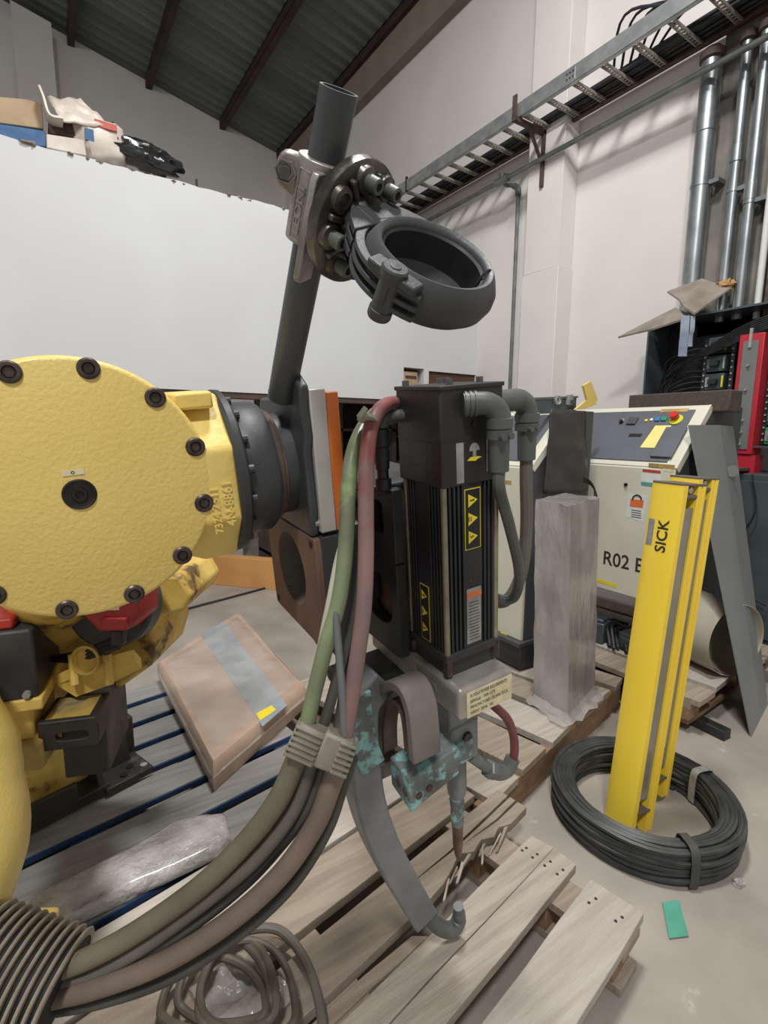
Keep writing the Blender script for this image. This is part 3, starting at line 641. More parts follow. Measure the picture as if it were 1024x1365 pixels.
obj('box_floor', MB().box(GF, (-.252, -.24, -.412), (-.19, -.0, -.398)), 'gun_black', gun)
for u, v in ((.015, -.225), (.015, -.395), (.225, -.395), (.225, -.225)): obj('face_bolt', MB().cyl(fb(u, v, .010), fb(u, v, .0135), .006, n=10), 'bolt_dark', mbx)
obj('cable_lug', MB().tube(smooth([GF(-.24, -.09, -.41), GF(-.25, -.06, -.42), GF(-.24, -.03, -.418), GF(-.235, -.01, -.425)], 4), .008, 8), 'cable_black', gun)
# ---- air and water fittings between hoses and motor
vf = GF(-.115, -.03, -.08)
obj('valve_fitting', MB().tube([GF(-.045, -.05, -.045), GF(-.085, -.045, -.045)], .011, 12), 'fitting_grey', gun)
obj('valve_fitting', MB().tube(smooth([GF(-.085, -.045, -.045), GF(-.105, -.04, -.048), GF(-.112, -.04, -.066)], 5), .012, 12), 'fitting_grey', gun)
obj('valve_fitting', MB().lathe(axframe(GF(-.112, -.04, -.06), -gg), [(.012, 0), (.0155, .002), (.0155, .03), (.012, .032), (.014, .036), (.012, .07), (.010, .072), (.010, .085), (.014, .087), (.014, .105), (.010, .108)], 12), 'cable_black', gun)
# ---- moving ram, guide block, electrode
obj('ram_guide', MB().box(GF, (-.036, -.03, -.655), (.036, .03, -.57)), 'arm_steel', gun, bevel=.004)
obj('ram_guide', MB().cyl(GF(.045, -.01, -.64), GF(.045, -.01, -.57), .022, n=20), 'arm_steel', gun, bevel=.003)
obj('holder_block', MB().box(GF, (-.035, -.03, -.735), (.032, .035, -.645)), 'arm_steel', gun, bevel=.006)
obj('copper_block', MB().hexa([GF(*p) for p in ((-.145, -.02, -.755), (-.03, -.02, -.735), (-.03, .05, -.735), (-.145, .05, -.765), (-.145, -.02, -.69), (-.03, -.02, -.672), (-.03, .05, -.672), (-.145, .05, -.69))]), 'copper_patina', gun, bevel=.003)
obj('copper_collar', MB().box(GF, (-.038, -.033, -.725), (.010, .045, -.675)), 'copper_patina', gun, bevel=.005)
for d_ in (.0, .022): obj('arm_bolt', MB().cyl(GF(-.147, .012+d_, -.725-.2*d_), GF(-.143, .012+d_, -.725-.2*d_), .008, n=8), 'rust_brown', gun)
for d_ in (.0, .024): obj('arm_bolt', MB().cyl(GF(-.126+d_, .049, -.735+.2*d_), GF(-.126+d_, .0525, -.735+.2*d_), .007, n=10), 'rust_brown', gun)
ef = axframe(GF(0, 0, -.72), -gg)
obj('electrode_holder', MB().lathe(ef, [(.021, 0), (.021, .10), (.0195, .115), (.015, .125)], 24), 'copper_patina' if 0 else 'arm_steel', gun)
obj('electrode_shank', MB().lathe(ef, [(.015, .12), (.0155, .145), (.014, .155), (.0145, .175), (.013, .20)], 20), 'copper_patina', gun)
obj('electrode_tip', MB().lathe(ef, [(.0125, .198), (.0115, .23), (.0115, .255), (.0085, .278), (.006, .29), (0, .295)], 18), 'brass_tip', gun)
# water fittings on the right of the holder
WP = lambda x, y: onw(x, y, 1, .02)
obj('water_fitting', MB().tube(smooth([WP(626, 1006), WP(640, 1016), WP(656, 1027)], 4), .0125, 12), 'conduit_grey', gun)
obj('water_fitting', MB().tube(smooth([WP(650, 1024), WP(664, 1030), WP(676, 1026), WP(684, 1010)], 5), .0160, 12), 'conduit_grey', gun)
obj('water_fitting', MB().lathe(axframe(WP(652, 1025), WP(672, 1030)-WP(652, 1025)), [(.017, -.006), (.020, -.004), (.020, .014), (.017, .016)], 6), 'conduit_grey', gun)
obj('water_hose', MB().tube(smooth([WP(684, 1014), WP(686, 998), WP(684, 978), WP(676, 958), WP(660, 942), onw(645, 930, 1, .0)], 6), .0095, 10), 'hose_dark_red', gun, label='dark red water hose')
obj('holder_bolt', MB().cyl(GF(.0, .035, -.672), GF(.0, .042, -.672), .011, n=6), 'bolt_steel', gun)
# ---- U shaped shunt strap, bowed upwards
pts = [onw(x, y, 0, -.165) for x, y in ((494, 1012), (492, 975), (494, 948), (503, 925), (518, 914), (533, 922), (543, 948), (547, 980), (550, 1016))]
obj('shunt_strap', MB().band(smooth([p+ga*.026 for p in pts], 4), ga, .056, .017), 'shunt_metal', gun, bevel=.002)
pts = [onw(x, y, 0, -.165) for x, y in ((507, 1004), (506, 975), (509, 950), (518, 936), (528, 948), (533, 972), (536, 1004))]
obj('shunt_strap', MB().band(smooth([p+ga*.022 for p in pts], 4), ga, .030, .007), 'rust_brown', gun)
obj('shunt_foot', MB().box(GF.at(*on(497, 1022, 0, -.165)), (-.004, -.014, -.022), (.052, .02, .014)), 'shunt_metal', gun, bevel=.003)
# ---- rear clamp arm and long lower arm with hook electrode
pts = [onw(x, y, 1, -.03) for x, y in ((505, 900), (482, 928), (476, 960), (480, 1010), (487, 1060), (503, 1110), (528, 1160), (553, 1203), (561, 1216))]
obj('lower_arm', MB().band(smooth(pts, 5), gn, .060, .060), 'arm_steel', gun, bevel=.005)
pts = [onw(x, y, 1, .0) for x, y in ((476, 925), (480, 965), (488, 1000), (497, 1022))]
obj('arm_cheek', MB().band(smooth(pts, 4), gn, .014, .05), 'copper_patina', gun, bevel=.003)
obj('arm_root', MB().box(GF, (-.19, -.20, -.60), (-.03, -.10, -.565)), 'gun_black', gun, bevel=.01)
obj('bracket_link', MB().box(GF, (-.20, -.235, -.43), (-.066, -.16, -.22)), 'gun_black', gun, bevel=.004)
hk = [onw(x, y, 1, -.02) for x, y in ((552, 1196), (566, 1213), (580, 1231), (594, 1239), (606, 1237), (612, 1225))]+[onw(612, 1217, 1, -.015), onw(611, 1208, 1, -.015)]
obj('hook_electrode', MB().tube(smooth(hk, 5), [.0175]*(len(hk)*5-14)+[.015]*5+[.012]*5, 14), 'conduit_grey', gun)

# ================================================================== HOSE GUIDE (tube, clamp, swivel ring) on the wrist adapter
hg = thing('hose_guide', onw(375, 528, 0, -.272), 'dark grey pole with cast clamp and black plastic swivel hose ring', 'hose guide')
tb = onw(375, 530, 0, -.272); tt = D(452, 119, .53); td = (tt-tb).normalized(); TR = .0205
obj('pole', MB().lathe(axframe(tb, td), [(TR, 0), (TR, (tt-tb).length), (TR-.003, (tt-tb).length), (TR-.003, (tt-tb).length-.12)], 32, cap=False), 'tube_grey', hg)
obj('pole_foot', MB().lathe(axframe(tb, td), [(0, .0005), (TR, .0005)], 32, cap=False), 'tube_grey', hg)
def tpt(y):   # point of the pole axis at image height y
    lo, hi = 0., 1.
    for _ in range(40):
        md = (lo+hi)/2; p = tb+(tt-tb)*md; dd = p-CAM; yy = 682.5-FPX*dd.dot(CU)/dd.dot(CF)
        if yy > y: lo = md
        else: hi = md
    return tb+(tt-tb)*lo
c0, c1 = tpt(322), tpt(213); cl_len = (c1-c0).length
cx_ = (CR - td*CR.dot(td)).normalized(); cy_ = td.cross(cx_)     # cx: right across the pole, cy: away
if cy_.dot(CF) < 0: cy_ = -cy_
clf = Frame(c0, cx_, cy_, td)
sl = obj('clamp_sleeve', MB().lathe(clf, [(TR+.0005, 0), (TR+.010, 0), (TR+.0105, .004), (TR+.0105, cl_len-.004), (TR+.010, cl_len), (TR+.0005, cl_len)], 36), 'cast_aluminium', hg, bevel=.001)
ear = MB()
prof = [(-TR-.038+.014*(1-math.cos(t)), cl_len*.62+.022*math.sin(t)) for t in [PI/2+PI*k/10-PI/2 for k in range(0)]]
po = [(-.02, cl_len*.98), (-.040, cl_len*.98)]+[(-.040-.012*math.sin(PI*k/8), cl_len*.77+(cl_len*.21)*math.cos(PI*k/8)) for k in range(1, 8)]+[(-.040, cl_len*.56), (-.018, cl_len*.45)]
e1 = obj('clamp_ear', ear.prism(Frame(c0, cx_, td, -cy_), po, -.004, .012), 'cast_aluminium', hg, bevel=.003)
efr = Frame(c0+cx_*-.040+td*cl_len*.76-cy_*.012, cx_, td, -cy_)
obj('ear_recess', MB().lathe(efr, [(.0125, -.001), (.0125, .0035), (.0108, .0035), (.0100, .0002), (0, .0002)], 6, cap=False), 'cast_aluminium', e1)
obj('ear_bolt', MB().cyl(efr(0, 0, -.002), efr(0, 0, .008), .0062, n=12), 'fitting_grey', e1)
dn = (-cy_*.80-cx_*.60).normalized()
tfr = Frame(c0+dn*(TR+.0106)+td*cl_len*.46, td, dn.cross(td), dn)
obj('lettering_rim', MB().tube([tfr(.036*(1 if abs(math.cos(2*PI*k/40)) > .0 else 1)*max(-1, min(1, 1.35*math.cos(2*PI*k/40))), .0078*max(-1, min(1, 1.5*math.sin(2*PI*k/40))), -.0008) for k in range(40)], .0009, 6, closed=True), 'cast_aluminium', sl)
text('lettering', 'LEONI', Frame(tfr(-.031, -.0048, -.0004), tfr.X, tfr.Y, tfr.Z), .0145, .0012, 'cast_aluminium', sl, sx=1.25, bold=.0003)
# face plate and round flange: its plane stands edge-on, normal towards the ring
pn = (cx_*.76-cy_*.65).normalized()
pn0 = (cx_*.92-cy_*.39).normalized()
dcl = ((c0+c1)/2-CAM).dot(CF)
plf = axframe(D(418, 301, dcl-.004), pn0, td)      # X along the pole, Y across
obj('face_plate', MB().prism(plf, [(-.058, -.018), (.050, -.018), (.056, -.012), (.056, .020), (.050, .024), (-.056, .024), (-.062, .018), (-.062, -.012)], -.003, .006), 'cast_aluminium', hg, bevel=.0015)
ffr = axframe(D(473, 298, dcl-.012), pn, td)
obj('flange_spacer', MB().cyl(plf(0, 0, .003), ffr(0, 0, -.008), .03, n=24), 'dark_casting', hg)
FR = .066
fgl = obj('flange_disc', MB().lathe(ffr, [(0, -.010), (FR, -.010), (FR+.001, -.006), (FR, .004), (FR-.006, .006), (0, .006)], 48, cap=False), 'dark_casting', hg, bevel=.001)
for k in range(8):
    a_ = k*PI/4+.2; p_ = ffr(.048*math.cos(a_), .048*math.sin(a_), .004)
    bs = obj('bolt_boss', MB().lathe(Frame(p_, ffr.X, ffr.Y, ffr.Z), [(.015, 0), (.0135, .008), (.0085, .0095), (.0075, .006), (0, .006)], 18, cap=False), 'dark_casting', fgl)
    if k in (0, 2, 3, 5, 7): obj('boss_bolt', MB().lathe(Frame(p_+ffr.Z*.006, ffr.X, ffr.Y, ffr.Z), [(.0085, 0), (.0085, .018), (.0075, .019), (.0045, .019), (.0045, .013), (0, .013)], 14, cap=False), 'fitting_grey' if k != 5 else 'bolt_steel', bs)
    w_ = MB(); a2 = a_+PI/8
    w_.hexa([ffr(r*math.cos(a2+s), r*math.sin(a2+s), z) for z in (.004, .014) for r, s in ((.030, -.12), (.056, -.06), (.056, .06), (.030, .12))]); obj('flange_web', w_, 'dark_casting', fgl, bevel=.002)
obj('flange_hub', MB().lathe(Frame(ffr.O, ffr.X, ffr.Y, ffr.Z), [(.036, .0), (.034, .018), (.028, .026), (.010, .026), (.010, .012), (0, .012)], 28, cap=False), 'dark_casting', fgl)
# ring: axis from the ellipse seen
rc = D(572, 362, .545); vr = ray(572, 362).normalized()
ex = (CR-vr*CR.dot(vr)).normalized(); ey = ex.cross(vr)*-1
if ey.dot(CU) < 0: ey = -ey
rax = ((ex*.38+ey*.925)*.90-vr*.42).normalized()
rfr = axframe(rc, rax, ffr.O-rc)      # X points to the flange
RO, RI, RH = .0760, .0570, .041
def ringprof(): 
    return [(RI, -RH*.55), (RI, RH*.40), (RI+.003, RH*.52), (RI+.007, RH*.55), (RI+.010, RH*.48), (RO-.006, RH*.38), (RO, RH*.12), (RO+.001, -RH*.10), (RO-.003, -RH*.40), (RO-.012, -RH*.60), (RI+.004, -RH*.62), (RI, -RH*.55)]
rg = obj('swivel_ring', MB().lathe(rfr, ringprof(), 72, cap=False), 'plastic_dark', hg, ang=50)
obj('added_hole_cone', MB().lathe(rfr, [(RI-.002, -RH*.40), (RI-.010, -RH*.75), (.030, -RH*1.05), (.018, -RH*1.12)], 60, cap=False), 'plastic_dark', hg)  # cone added inside the ring only to block the view through and darken its hole
obj('ring_liner', MB().lathe(rfr, [(RI-.0005, -RH*.5), (RI-.003, -RH*.45), (RI-.003, RH*.32), (RI-.0005, RH*.38)], 60, cap=False), 'cable_black', hg)
for z in (-.014, -.003, .008):   # shells with slots towards the flange, as stacked ribs
    for s in (-1, 1):
        p_ = [rfr(*(math.cos(a_)*(RO+.0035), s*math.sin(a_)*(RO+.0035), z+.002)) for a_ in [.42+.11*k for k in range(17 if s*rfr.Y.dot(CF) < 0 else 9)]]
        obj('ring_rib', MB().band(p_, rax, .0052, .010), 'plastic_dark', rg, bevel=.001)
for z in (-.013, -.001, .011):   # fins joining ring to hub
    mbx_ = MB().prism(rfr.at(0, 0, z), [(RO-.012, -.058), (RO+.012, -.044), (RO+.034, -.022), (RO+.034, .022), (RO+.012, .044), (RO-.012, .058), (RO-.005, .0)], -.0036, .0036)
    obj('ring_fin', mbx_, 'plastic_dark', hg, bevel=.0012)
obj('ring_neck', MB().box(rfr, (RO-.004, -.026, -.016), (RO+.036, .026, .015)), 'plastic_dark', hg, bevel=.004)
# hinge latch on the near side
lp = D(509, 372, .468); ld = rfr.loc(lp); la = math.atan2(ld.y, ld.x); lr = RO+.004
lf = Frame(rfr(lr*math.cos(la), lr*math.sin(la), 0), V((0, 0, 0))+rfr.X*math.cos(la)+rfr.Y*math.sin(la), -rfr.X*math.sin(la)+rfr.Y*math.cos(la), rax)
lt = obj('latch', MB().lathe(lf, [(.0115, -.028), (.0125, -.026), (.0125, -.018), (.0112, -.0175), (.0112, .0165), (.0130, .017), (.0135, .024), (.012, .026), (0, .026)], 24), 'plastic_dark', hg)
obj('slot_shade_block', MB().box(lf, (.004, -.0035, -.009), (.0102, .0055, .010)), 'cable_black', lt)  # black block in place of a cut slot, its colour stands for the shade inside
obj('latch_cap', MB().lathe(lf.at(0, 0, .0262), [(.0058, 0), (.0055, .0006), (.004, .0008), (0, .0004)], 16), 'plastic_dark', lt)
obj('latch_arm', MB().box(lf, (-.014, -.028, .012), (.006, .028, .021)), 'plastic_dark', lt, bevel=.002)
obj('ring_clip', MB().tube(smooth([rfr(-RO*.55, -RO*.62*s_, z) for s_, z in ((.55, -.01), (.68, .012), (.85, .022), (1.1, .018), (1.28, .010))], 4), .0014, 6), 'cable_black', hg)

# ================================================================== ROBOT
rob = thing('industrial_robot', (0.02, 1.95, .15), 'yellow industrial robot arm with bolted round cover, crouching on the pallets', 'robot')
DF = Frame(GF(-.56, 0, -.089), ga, gg, gn)         # round cover: X along wrist, Y up, Z towards viewer
DR = .160
cov = obj('round_cover', MB().lathe(DF, [(0, 0), (DR-.006, 0), (DR-.002, -.002), (DR, -.007), (DR, -.020), (DR-.004, -.022), (DR-.004, -.03)], 96, cap=False), 'robot_yellow', rob, ang=50)
for k in range(12):
    a_ = PI/2-.262+k*PI/6; p = DF(.1485*math.cos(a_), .1485*math.sin(a_), 0); f2 = Frame(p, DF.X, DF.Y, DF.Z)
    b_ = obj('cover_bolt', MB().lathe(f2, [(.0125, -.002), (.0125, .0012), (.0105, .0030), (.0072, .0032), (.0062, .0005), (0, .0005)], 24, cap=False), 'bolt_steel', cov)
    obj('hex_socket', MB().lathe(f2.at(0, 0, .0008), [(0, 0), (.0056, 0), (.0062, .002)], 6, cap=False), 'bolt_steel', b_)
pf = DF.at(0.002, -.002, 0)
obj('centre_plug', MB().lathe(pf, [(.0188, .0004), (.0172, .0024), (.0150, .0012), (.0088, .0012), (.0080, .0032), (.0048, .0032), (.0042, .0012), (0, .0012)], 32, cap=False), 'bolt_dark', cov)
sticker(pf, (-.013, .024), (.010, .0305), 'label_cream', cov, .0006, 'small_sticker', z=.0003)
obj('sticker_mark', MB().lathe(pf.at(-.002, .0272, .0009), [(.0022, 0), (.0022, .0002), (.0012, .0002)], 6, cap=False), 'ink', cov)
# casting behind the cover
RB_C = D(62, 835, 1.48)
obj('arm_housing', MB().lathe(DF, [(DR-.005, -.024), (DR-.012, -.05), (DR-.012, -.10), (DR-.03, -.19), (DR-.06, -.26), (0, -.27)], 64, cap=False), 'robot_yellow', rob)
obj('upper_arm', MB().tube([DF(0, 0, -.20), RB_C], [.09, .11], 24), 'robot_yellow_dirty', rob)
# wrist housing: eight sided casting around the wrist axis
WX = Frame(GF(0, -.115, -.108), gn, gg, ga)        # Z along the wrist
def octo(fr, secs, matl, name, parent, n=8, ph=PI/8, **kw):
    m_ = MB(); vs = []
    for (z, rx, ry) in secs:
        for k in range(n):
            a_ = ph+2*PI*k/n; vs.append(fr(rx*math.cos(a_), ry*math.sin(a_), z))
    fs_ = [(i*n+k, i*n+(k+1) % n, (i+1)*n+(k+1) % n, (i+1)*n+k) for i in range(len(secs)-1) for k in range(n)]
    fs_ += [tuple(range(n-1, -1, -1)), tuple((len(secs)-1)*n+k for k in range(n))]
    return obj(name, m_.add(vs, fs_), matl, parent, **kw)
wh = octo(WX, [(-.52, .105, .105), (-.455, .118, .112), (-.415, .124, .133), (-.370, .124, .133), (-.365, .122, .131)], 'wrist_yellow', 'wrist_housing', rob, bevel=.008, seg=3)
obj('housing_rib', MB().box(WX, (-.02, .104, -.432), (.09, .127, -.380)), 'wrist_yellow', wh, bevel=.004)
hf = 0
ap = .124*math.cos(PI/8)
tx = Frame(WX(ap+.0002, 0, 0), gg, -ga, gn)         # on the facet towards the viewer, reading upwards
text('cast_number', '7324 Z511', tx.at(-.066, .397, .0), .0150, .0018, 'wrist_yellow', wh, sx=1.0, bold=.0003)
text('cast_number', '4N-8861', tx.at(-.058, .378, .0), .018, .0020, 'wrist_yellow', wh, sx=1.0, bold=.0003)
def ringp(prof, matl, name, n=56, **kw): return obj(name, MB().lathe(WX, prof, n, cap=False), matl, rob, **kw)
ringp([(.0, -.368), (.124, -.368), (.127, -.363), (.126, -.354), (.120, -.350), (0, -.350)], 'gun_black', 'joint_ring')
dr_ = ringp([(.0, -.352), (.103, -.352), (.106, -.347), (.105, -.306), (.101, -.300), (.0, -.300)], 'flange_black', 'wrist_drum')
for k in range(16):
    a_ = k*2*PI/16+.15; p0 = WX(.112*math.cos(a_), .112*math.sin(a_), -.352); obj('ring_bolt', MB().cyl(p0, p0+ga*.010, .0065, n=10), 'gun_black', dr_)
ringp([(0, -.302), (.090, -.302), (.092, -.299), (.092, -.290), (.088, -.288), (.088, -.284), (.0, -.284)], 'rust_brown', 'drum_step')
ringp([(0, -.286), (.083, -.286), (.083, -.262), (0, -.262)], 'flange_black', 'tool_flange')
# ---- adapter plates (belong to the gun)
pts2 = [(-.105, -.105), (.105, -.105), (.110, -.06), (.108, .03), (.118, .055), (.112, .095), (.118, .125), (.085, .148), (.05, .130), (.02, .108), (-.08, .105), (-.105, .07)]
adp = obj('adapter_plate', MB().prism(WX, [(x, y) for x, y in pts2], -.264, -.2495), 'flange_black', gun, bevel=.004)
ap1 = obj('spacer_plate', MB().box(GF, (-.2495, -.19, -.207), (-.2235, 0, .012)), 'aluminium_plate', gun, bevel=.002)
obj('spacer_plate', MB().box(GF, (-.2235, -.19, -.207), (-.2030, 0, .006)), 'orange_paint', gun, bevel=.002, label='orange painted spacer plate')
obj('plate_screw', MB().cyl(GF(-.256, -.012, -.192), GF(-.249, -.012, -.192), .006, n=10), 'label_silver', ap1)
# ---- lower robot body on its base (behind and below the cover)
BD = 1.30
up = V((0, 0, 1)); rt = V((CR.x, CR.y, 0)).normalized(); fw = V((CF.x, CF.y, 0)).normalized()
RB = Frame(D(120, 860, BD+.16), rt, fw, up)        # centre of the shoulder casting
def rpx(x, y, d): return RB.loc(D(x, y, d))
poly = [rpx(x, y, BD) for x, y in ((35, 800), (75, 770), (235, 770), (250, 800), (236, 822), (190, 835), (196, 868), (184, 905), (150, 930), (95, 965), (20, 985), (-60, 985), (-60, 800))]
sh = obj('shoulder_casting', MB().prism(Frame(RB(0, 0, 0), rt, up, -fw), [(p.x, p.z) for p in poly], -.14, .10), 'robot_yellow_dirty', rob, bevel=.012, seg=3)
obj('shoulder_dome', MB().blob(RB.at(-.10, .05, .03), .17, .16, .17, .03, 2, 32, 20), 'robot_yellow_dirty', rob)
bf = axframe(D(146, 806, BD-.09), -CF, CR)
obj('bearing_ring', MB().lathe(bf, [(.104, -.05), (.104, 0), (.098, .006), (.070, .004), (0, .004)], 44, cap=False), 'flange_black', rob)
oc = octo(axframe(D(150, 802, BD-.17), -CF, CR), [(-.08, .072, .070), (0, .072, .070), (.008, .066, .064)], 'red_cover', 'encoder_cover', rob, bevel=.004, label='red encoder cover')
bx_ = Frame(D(152, 830, BD-.178), CR, CU, -CF)
obj('cover_socket', MB().box(bx_, (-.026, -.016, -.02), (.030, .012, .010)), 'red_cover', oc, bevel=.004)
obj('cover_label', MB().box(bx_, (-.028, .028, -.02), (.012, .052, .003)), 'label_cream', oc)
obj('cable_plug', MB().box(bx_, (-.012, -.052, -.03), (.016, -.016, -.002)), 'cable_black', rob, bevel=.006)
for k in range(3): obj('sensor_cable', MB().tube(smooth([D(158, 850+6*k, BD-.12), D(130, 862+5*k, BD-.10), D(100, 872+4*k, BD-.08), D(60, 878, BD-.02)], 6), .007, 8), 'cable_black', rob)
obj('casting_hole', MB().lathe(axframe(D(118, 878, BD-.098), -CF, CR), [(.035, -.01), (.034, .016), (.029, .018), (.027, .001), (0, .001)], 28, cap=False), 'robot_yellow_dirty', rob)
for x in (97, 143): obj('casting_rib', MB().tube([D(x, 872, BD-.10), D(x+3, 912, BD-.10)], .010, 8), 'robot_yellow_dirty', rob)
shelf = [D(74, 900, BD-.08), D(100, 888, BD-.10), D(178, 866, BD-.08), D(188, 878, BD-.03), D(140, 902, BD-.06), D(100, 916, BD-.08)]
obj('casting_ledge', MB().add(shelf+[p-up*.025 for p in shelf], [(0,1,2,3,4,5), (11,10,9,8,7,6)]+[(i, (i+1) % 6, 6+(i+1) % 6, 6+i) for i in range(6)]), 'robot_yellow_dirty', rob)
# black servo motor at the left edge
mf = Frame(D(8, 875, BD-.14), (rt*.93+fw*.36).normalized(), (fw*.93-rt*.36).normalized(), up)
sm = obj('axis_motor', MB().box(mf, (-.16, -.08, -.075), (.075, .14, .085)), 'gun_black', rob, bevel=.008)
obj('motor_base', MB().box(mf, (-.16, -.085, -.10), (.082, .15, -.072)), 'robot_yellow_dirty', rob, bevel=.004)
obj('motor_pedestal', MB().box(mf, (-.16, -.06, -.24), (.055, .14, -.095)), 'robot_yellow_dirty', rob, bevel=.01)
obj('motor_lid', MB().box(mf, (-.16, -.07, .085), (.04, .12, .11)), 'red_cover', rob, bevel=.006)
mff = Frame(mf(-.06, -.0805, .0), mf.X, mf.Z, -mf.Y)
b_ = tri(Frame(mff(.045, .0, 0), mff.X, mff.Y, mff.Z), (-.02, .0), .05, 'label_yellow', sm, 0)
obj('motor_screw', MB().cyl(mf(.055, -.09, -.06), mf(.055, -.078, -.06), .008, n=10), 'label_silver', sm)
# footing: yellow worn foot, black base brackets on the pallet
FZ = .155
kf = Frame(D(90, 962, 1.16), (rt*.97+fw*.24).normalized(), (fw*.97-rt*.24).normalized(), up)
lb = obj('lifting_bracket', MB().holeplate(Frame(kf(0, -.0, -.030), kf.X, kf.Z, -kf.Y), rr(0, 0, .060, .034, 30), rr(.008, -.004, .034, .010, 4), -.012, .004), 'iron_black', rob, bevel=.002)
obj('lifting_bracket', MB().box(kf, (-.060, -.004, -.004), (.060, .115, .006)), 'iron_black', rob, bevel=.004)
obj('worn_pad', MB().box(kf, (-.047, .008, .005), (.044, .102, .0075)), 'worn_yellow', rob)
obj('bracket_leg', MB().box(kf, (.046, .0, -.062), (.060, .112, .0)), 'iron_black', rob)
obj('bracket_leg', MB().box(kf, (-.060, .0, -.062), (-.046, .112, .0)), 'iron_black', rob)
obj('bracket_stem', MB().box(kf, (-.05, .09, -.20), (.05, .30, -.002)), 'iron_black', rob, bevel=.006)
obj('foot_beam', MB().box(kf, (-.32, -.02, -.10), (-.05, .10, -.03)), 'worn_yellow', rob, bevel=.008)
g1 = G(205, 1022, FZ+.02); g0 = G(60, 1098, FZ+.02)
bfz = Frame(g1, (g1-g0).normalized(), (V((-(g1-g0).y, (g1-g0).x, 0))).normalized(), up)
obj('base_plate', MB().box(bfz, (-.16, .0, -.022), (0, .26, .004)), 'iron_black', rob, bevel=.004)
obj('base_rail', MB().box(bfz, (-.60, .015, -.022), (-.14, .26, .012)), 'iron_black', rob, bevel=.004)
obj('base_rail_edge', MB().box(bfz, (-.60, .010, .0), (-.24, .03, .07)), 'iron_black', rob, bevel=.004)
obj('base_upright', MB().hexa([bfz(*p) for p in ((-.17, .10, 0), (-.03, .10, 0), (-.02, .24, 0), (-.17, .24, 0), (-.155, .14, .33), (-.055, .14, .33), (-.05, .24, .33), (-.155, .24, .33))]), 'iron_black', rob, bevel=.006)
obj('base_web', MB().hexa([bfz(*p) for p in ((-.175, .02, 0), (-.155, .02, 0), (-.155, .16, 0), (-.175, .16, 0), (-.175, .12, .28), (-.155, .12, .28), (-.155, .2, .28), (-.175, .2, .28))]), 'iron_black', rob, bevel=.004)
obj('base_foot', MB().box(bfz, (-.07, .14, 0), (.005, .25, .14)), 'iron_black', rob, bevel=.006)
for u, v in ((-.02, .03), (-.09, .03), (-.055, .06)): obj('base_bolt', MB().cyl(bfz(u, v, .002), bfz(u, v, .008), .012, n=12), 'bolt_dark' if u < -.03 else 'label_silver', rob)
obj('pedestal', MB().box(bfz, (-.50, .10, .0), (-.16, .42, .40)), 'robot_yellow_dirty', rob, bevel=.02)
obj('pedestal_rear', MB().box(bfz, (-.58, .12, .0), (-.14, .45, .30)), 'iron_black', rob, bevel=.01)
# near arm link at the left edge with its cable boot
lk = [D(-75, 900, 1.12), D(-62, 960, .95), D(-52, 1030, .92), D(-46, 1110, .90), D(-60, 1190, .88), D(-85, 1260, .86)]
obj('arm_link', MB().tube(smooth(lk, 6), [.07, .07, .072, .072, .074, .074, .075, .08, .085, .09, .092, .092, .092, .092, .09, .092, .094, .095, .096, .096, .096, .094, .092, .09, .088, .086, .084, .082, .08, .078, .075][:31], 28), 'robot_yellow', rob)
obj('link_lug', MB().box(Frame(D(42, 1240, .93), CR, -CF, CU), (-.05, -.03, -.03), (.034, .03, .022)), 'robot_yellow', rob, bevel=.006)
obj('link_pin', MB().cyl(D(40, 1250, .88), D(40, 1250, .90), .026, n=24), 'shunt_metal', rob)
ba, bb = D(86, 1318, .84), D(-70, 1262, .84); bx = axframe(ba, bb-ba); R_ = .082
obj('cable_boot_core', MB().lathe(bx, [(0, .004), (R_-.012, .004), (R_-.010, .26)], 40, cap=False), 'boot_core', rob)
for k in range(15):
    obj('boot_rib', MB().lathe(bx.at(0, 0, .003+.0142*k), [(R_-.012, 0), (R_-.002, .0008), (R_, .003), (R_-.002, .0056), (R_-.012, .0064)], 44, cap=False), 'boot_rib', rob)

# ================================================================== HOSES
def hose(name, pts, r, matl, label, r2=None, cat='hose', group=None):
    P = smooth([D(*p) for p in pts], 7)
    rs = r if r2 is None else [r+(r2-r)*i/(len(P)-1) for i in range(len(P))]
    return top(name, MB().tube(P, rs, 14), matl, label, cat, group)
hose('dress_hose', [(530, 536, .90), (512, 541, .84), (497, 562, .78), (490, 600, .75), (488, 660, .74), (488, 740, .735), (485, 810, .73), (476, 880, .73), (464, 960, .74), (455, 1005, .745)], .0118, 'hose_red', 'dusty red hose looping from behind the motor down to the clamp blocks')
hose('dress_hose', [(500, 552, .86), (485, 570, .80), (470, 608, .765), (464, 660, .755), (461, 730, .75), (452, 800, .75), (435, 860, .75), (421, 915, .755), (407, 975, .76)], .0118, 'hose_green', 'green hose tied beside the red hose above the clamp blocks')
hose('control_cable', [(466, 700, .80), (452, 740, .775), (440, 800, .76), (428, 860, .755), (419, 920, .755), (414, 970, .76)], .0055, 'cable_white', 'thin whitish cable running down beside the green hose', cat='cable')
hose('control_cable', [(470, 690, .80), (455, 750, .765), (448, 810, .745), (452, 870, .735), (457, 930, .73), (460, 990, .735)], .0058, 'cable_grey', 'thin grey cable crossing in front of the hoses', cat='cable')
hose('dress_hose', [(480, 700, .82), (476, 780, .80), (462, 850, .79), (448, 910, .785), (432, 965, .775), (420, 1000, .77)], .0085, 'hose_dark', 'dark hose hidden between the green and the red hose')
hose('dress_hose', [(484, 760, .82), (474, 850, .81), (462, 900, .80), (452, 960, .79), (444, 1000, .77)], .0075, 'hose_dark', 'dark hose just behind the red hose above the clamps')
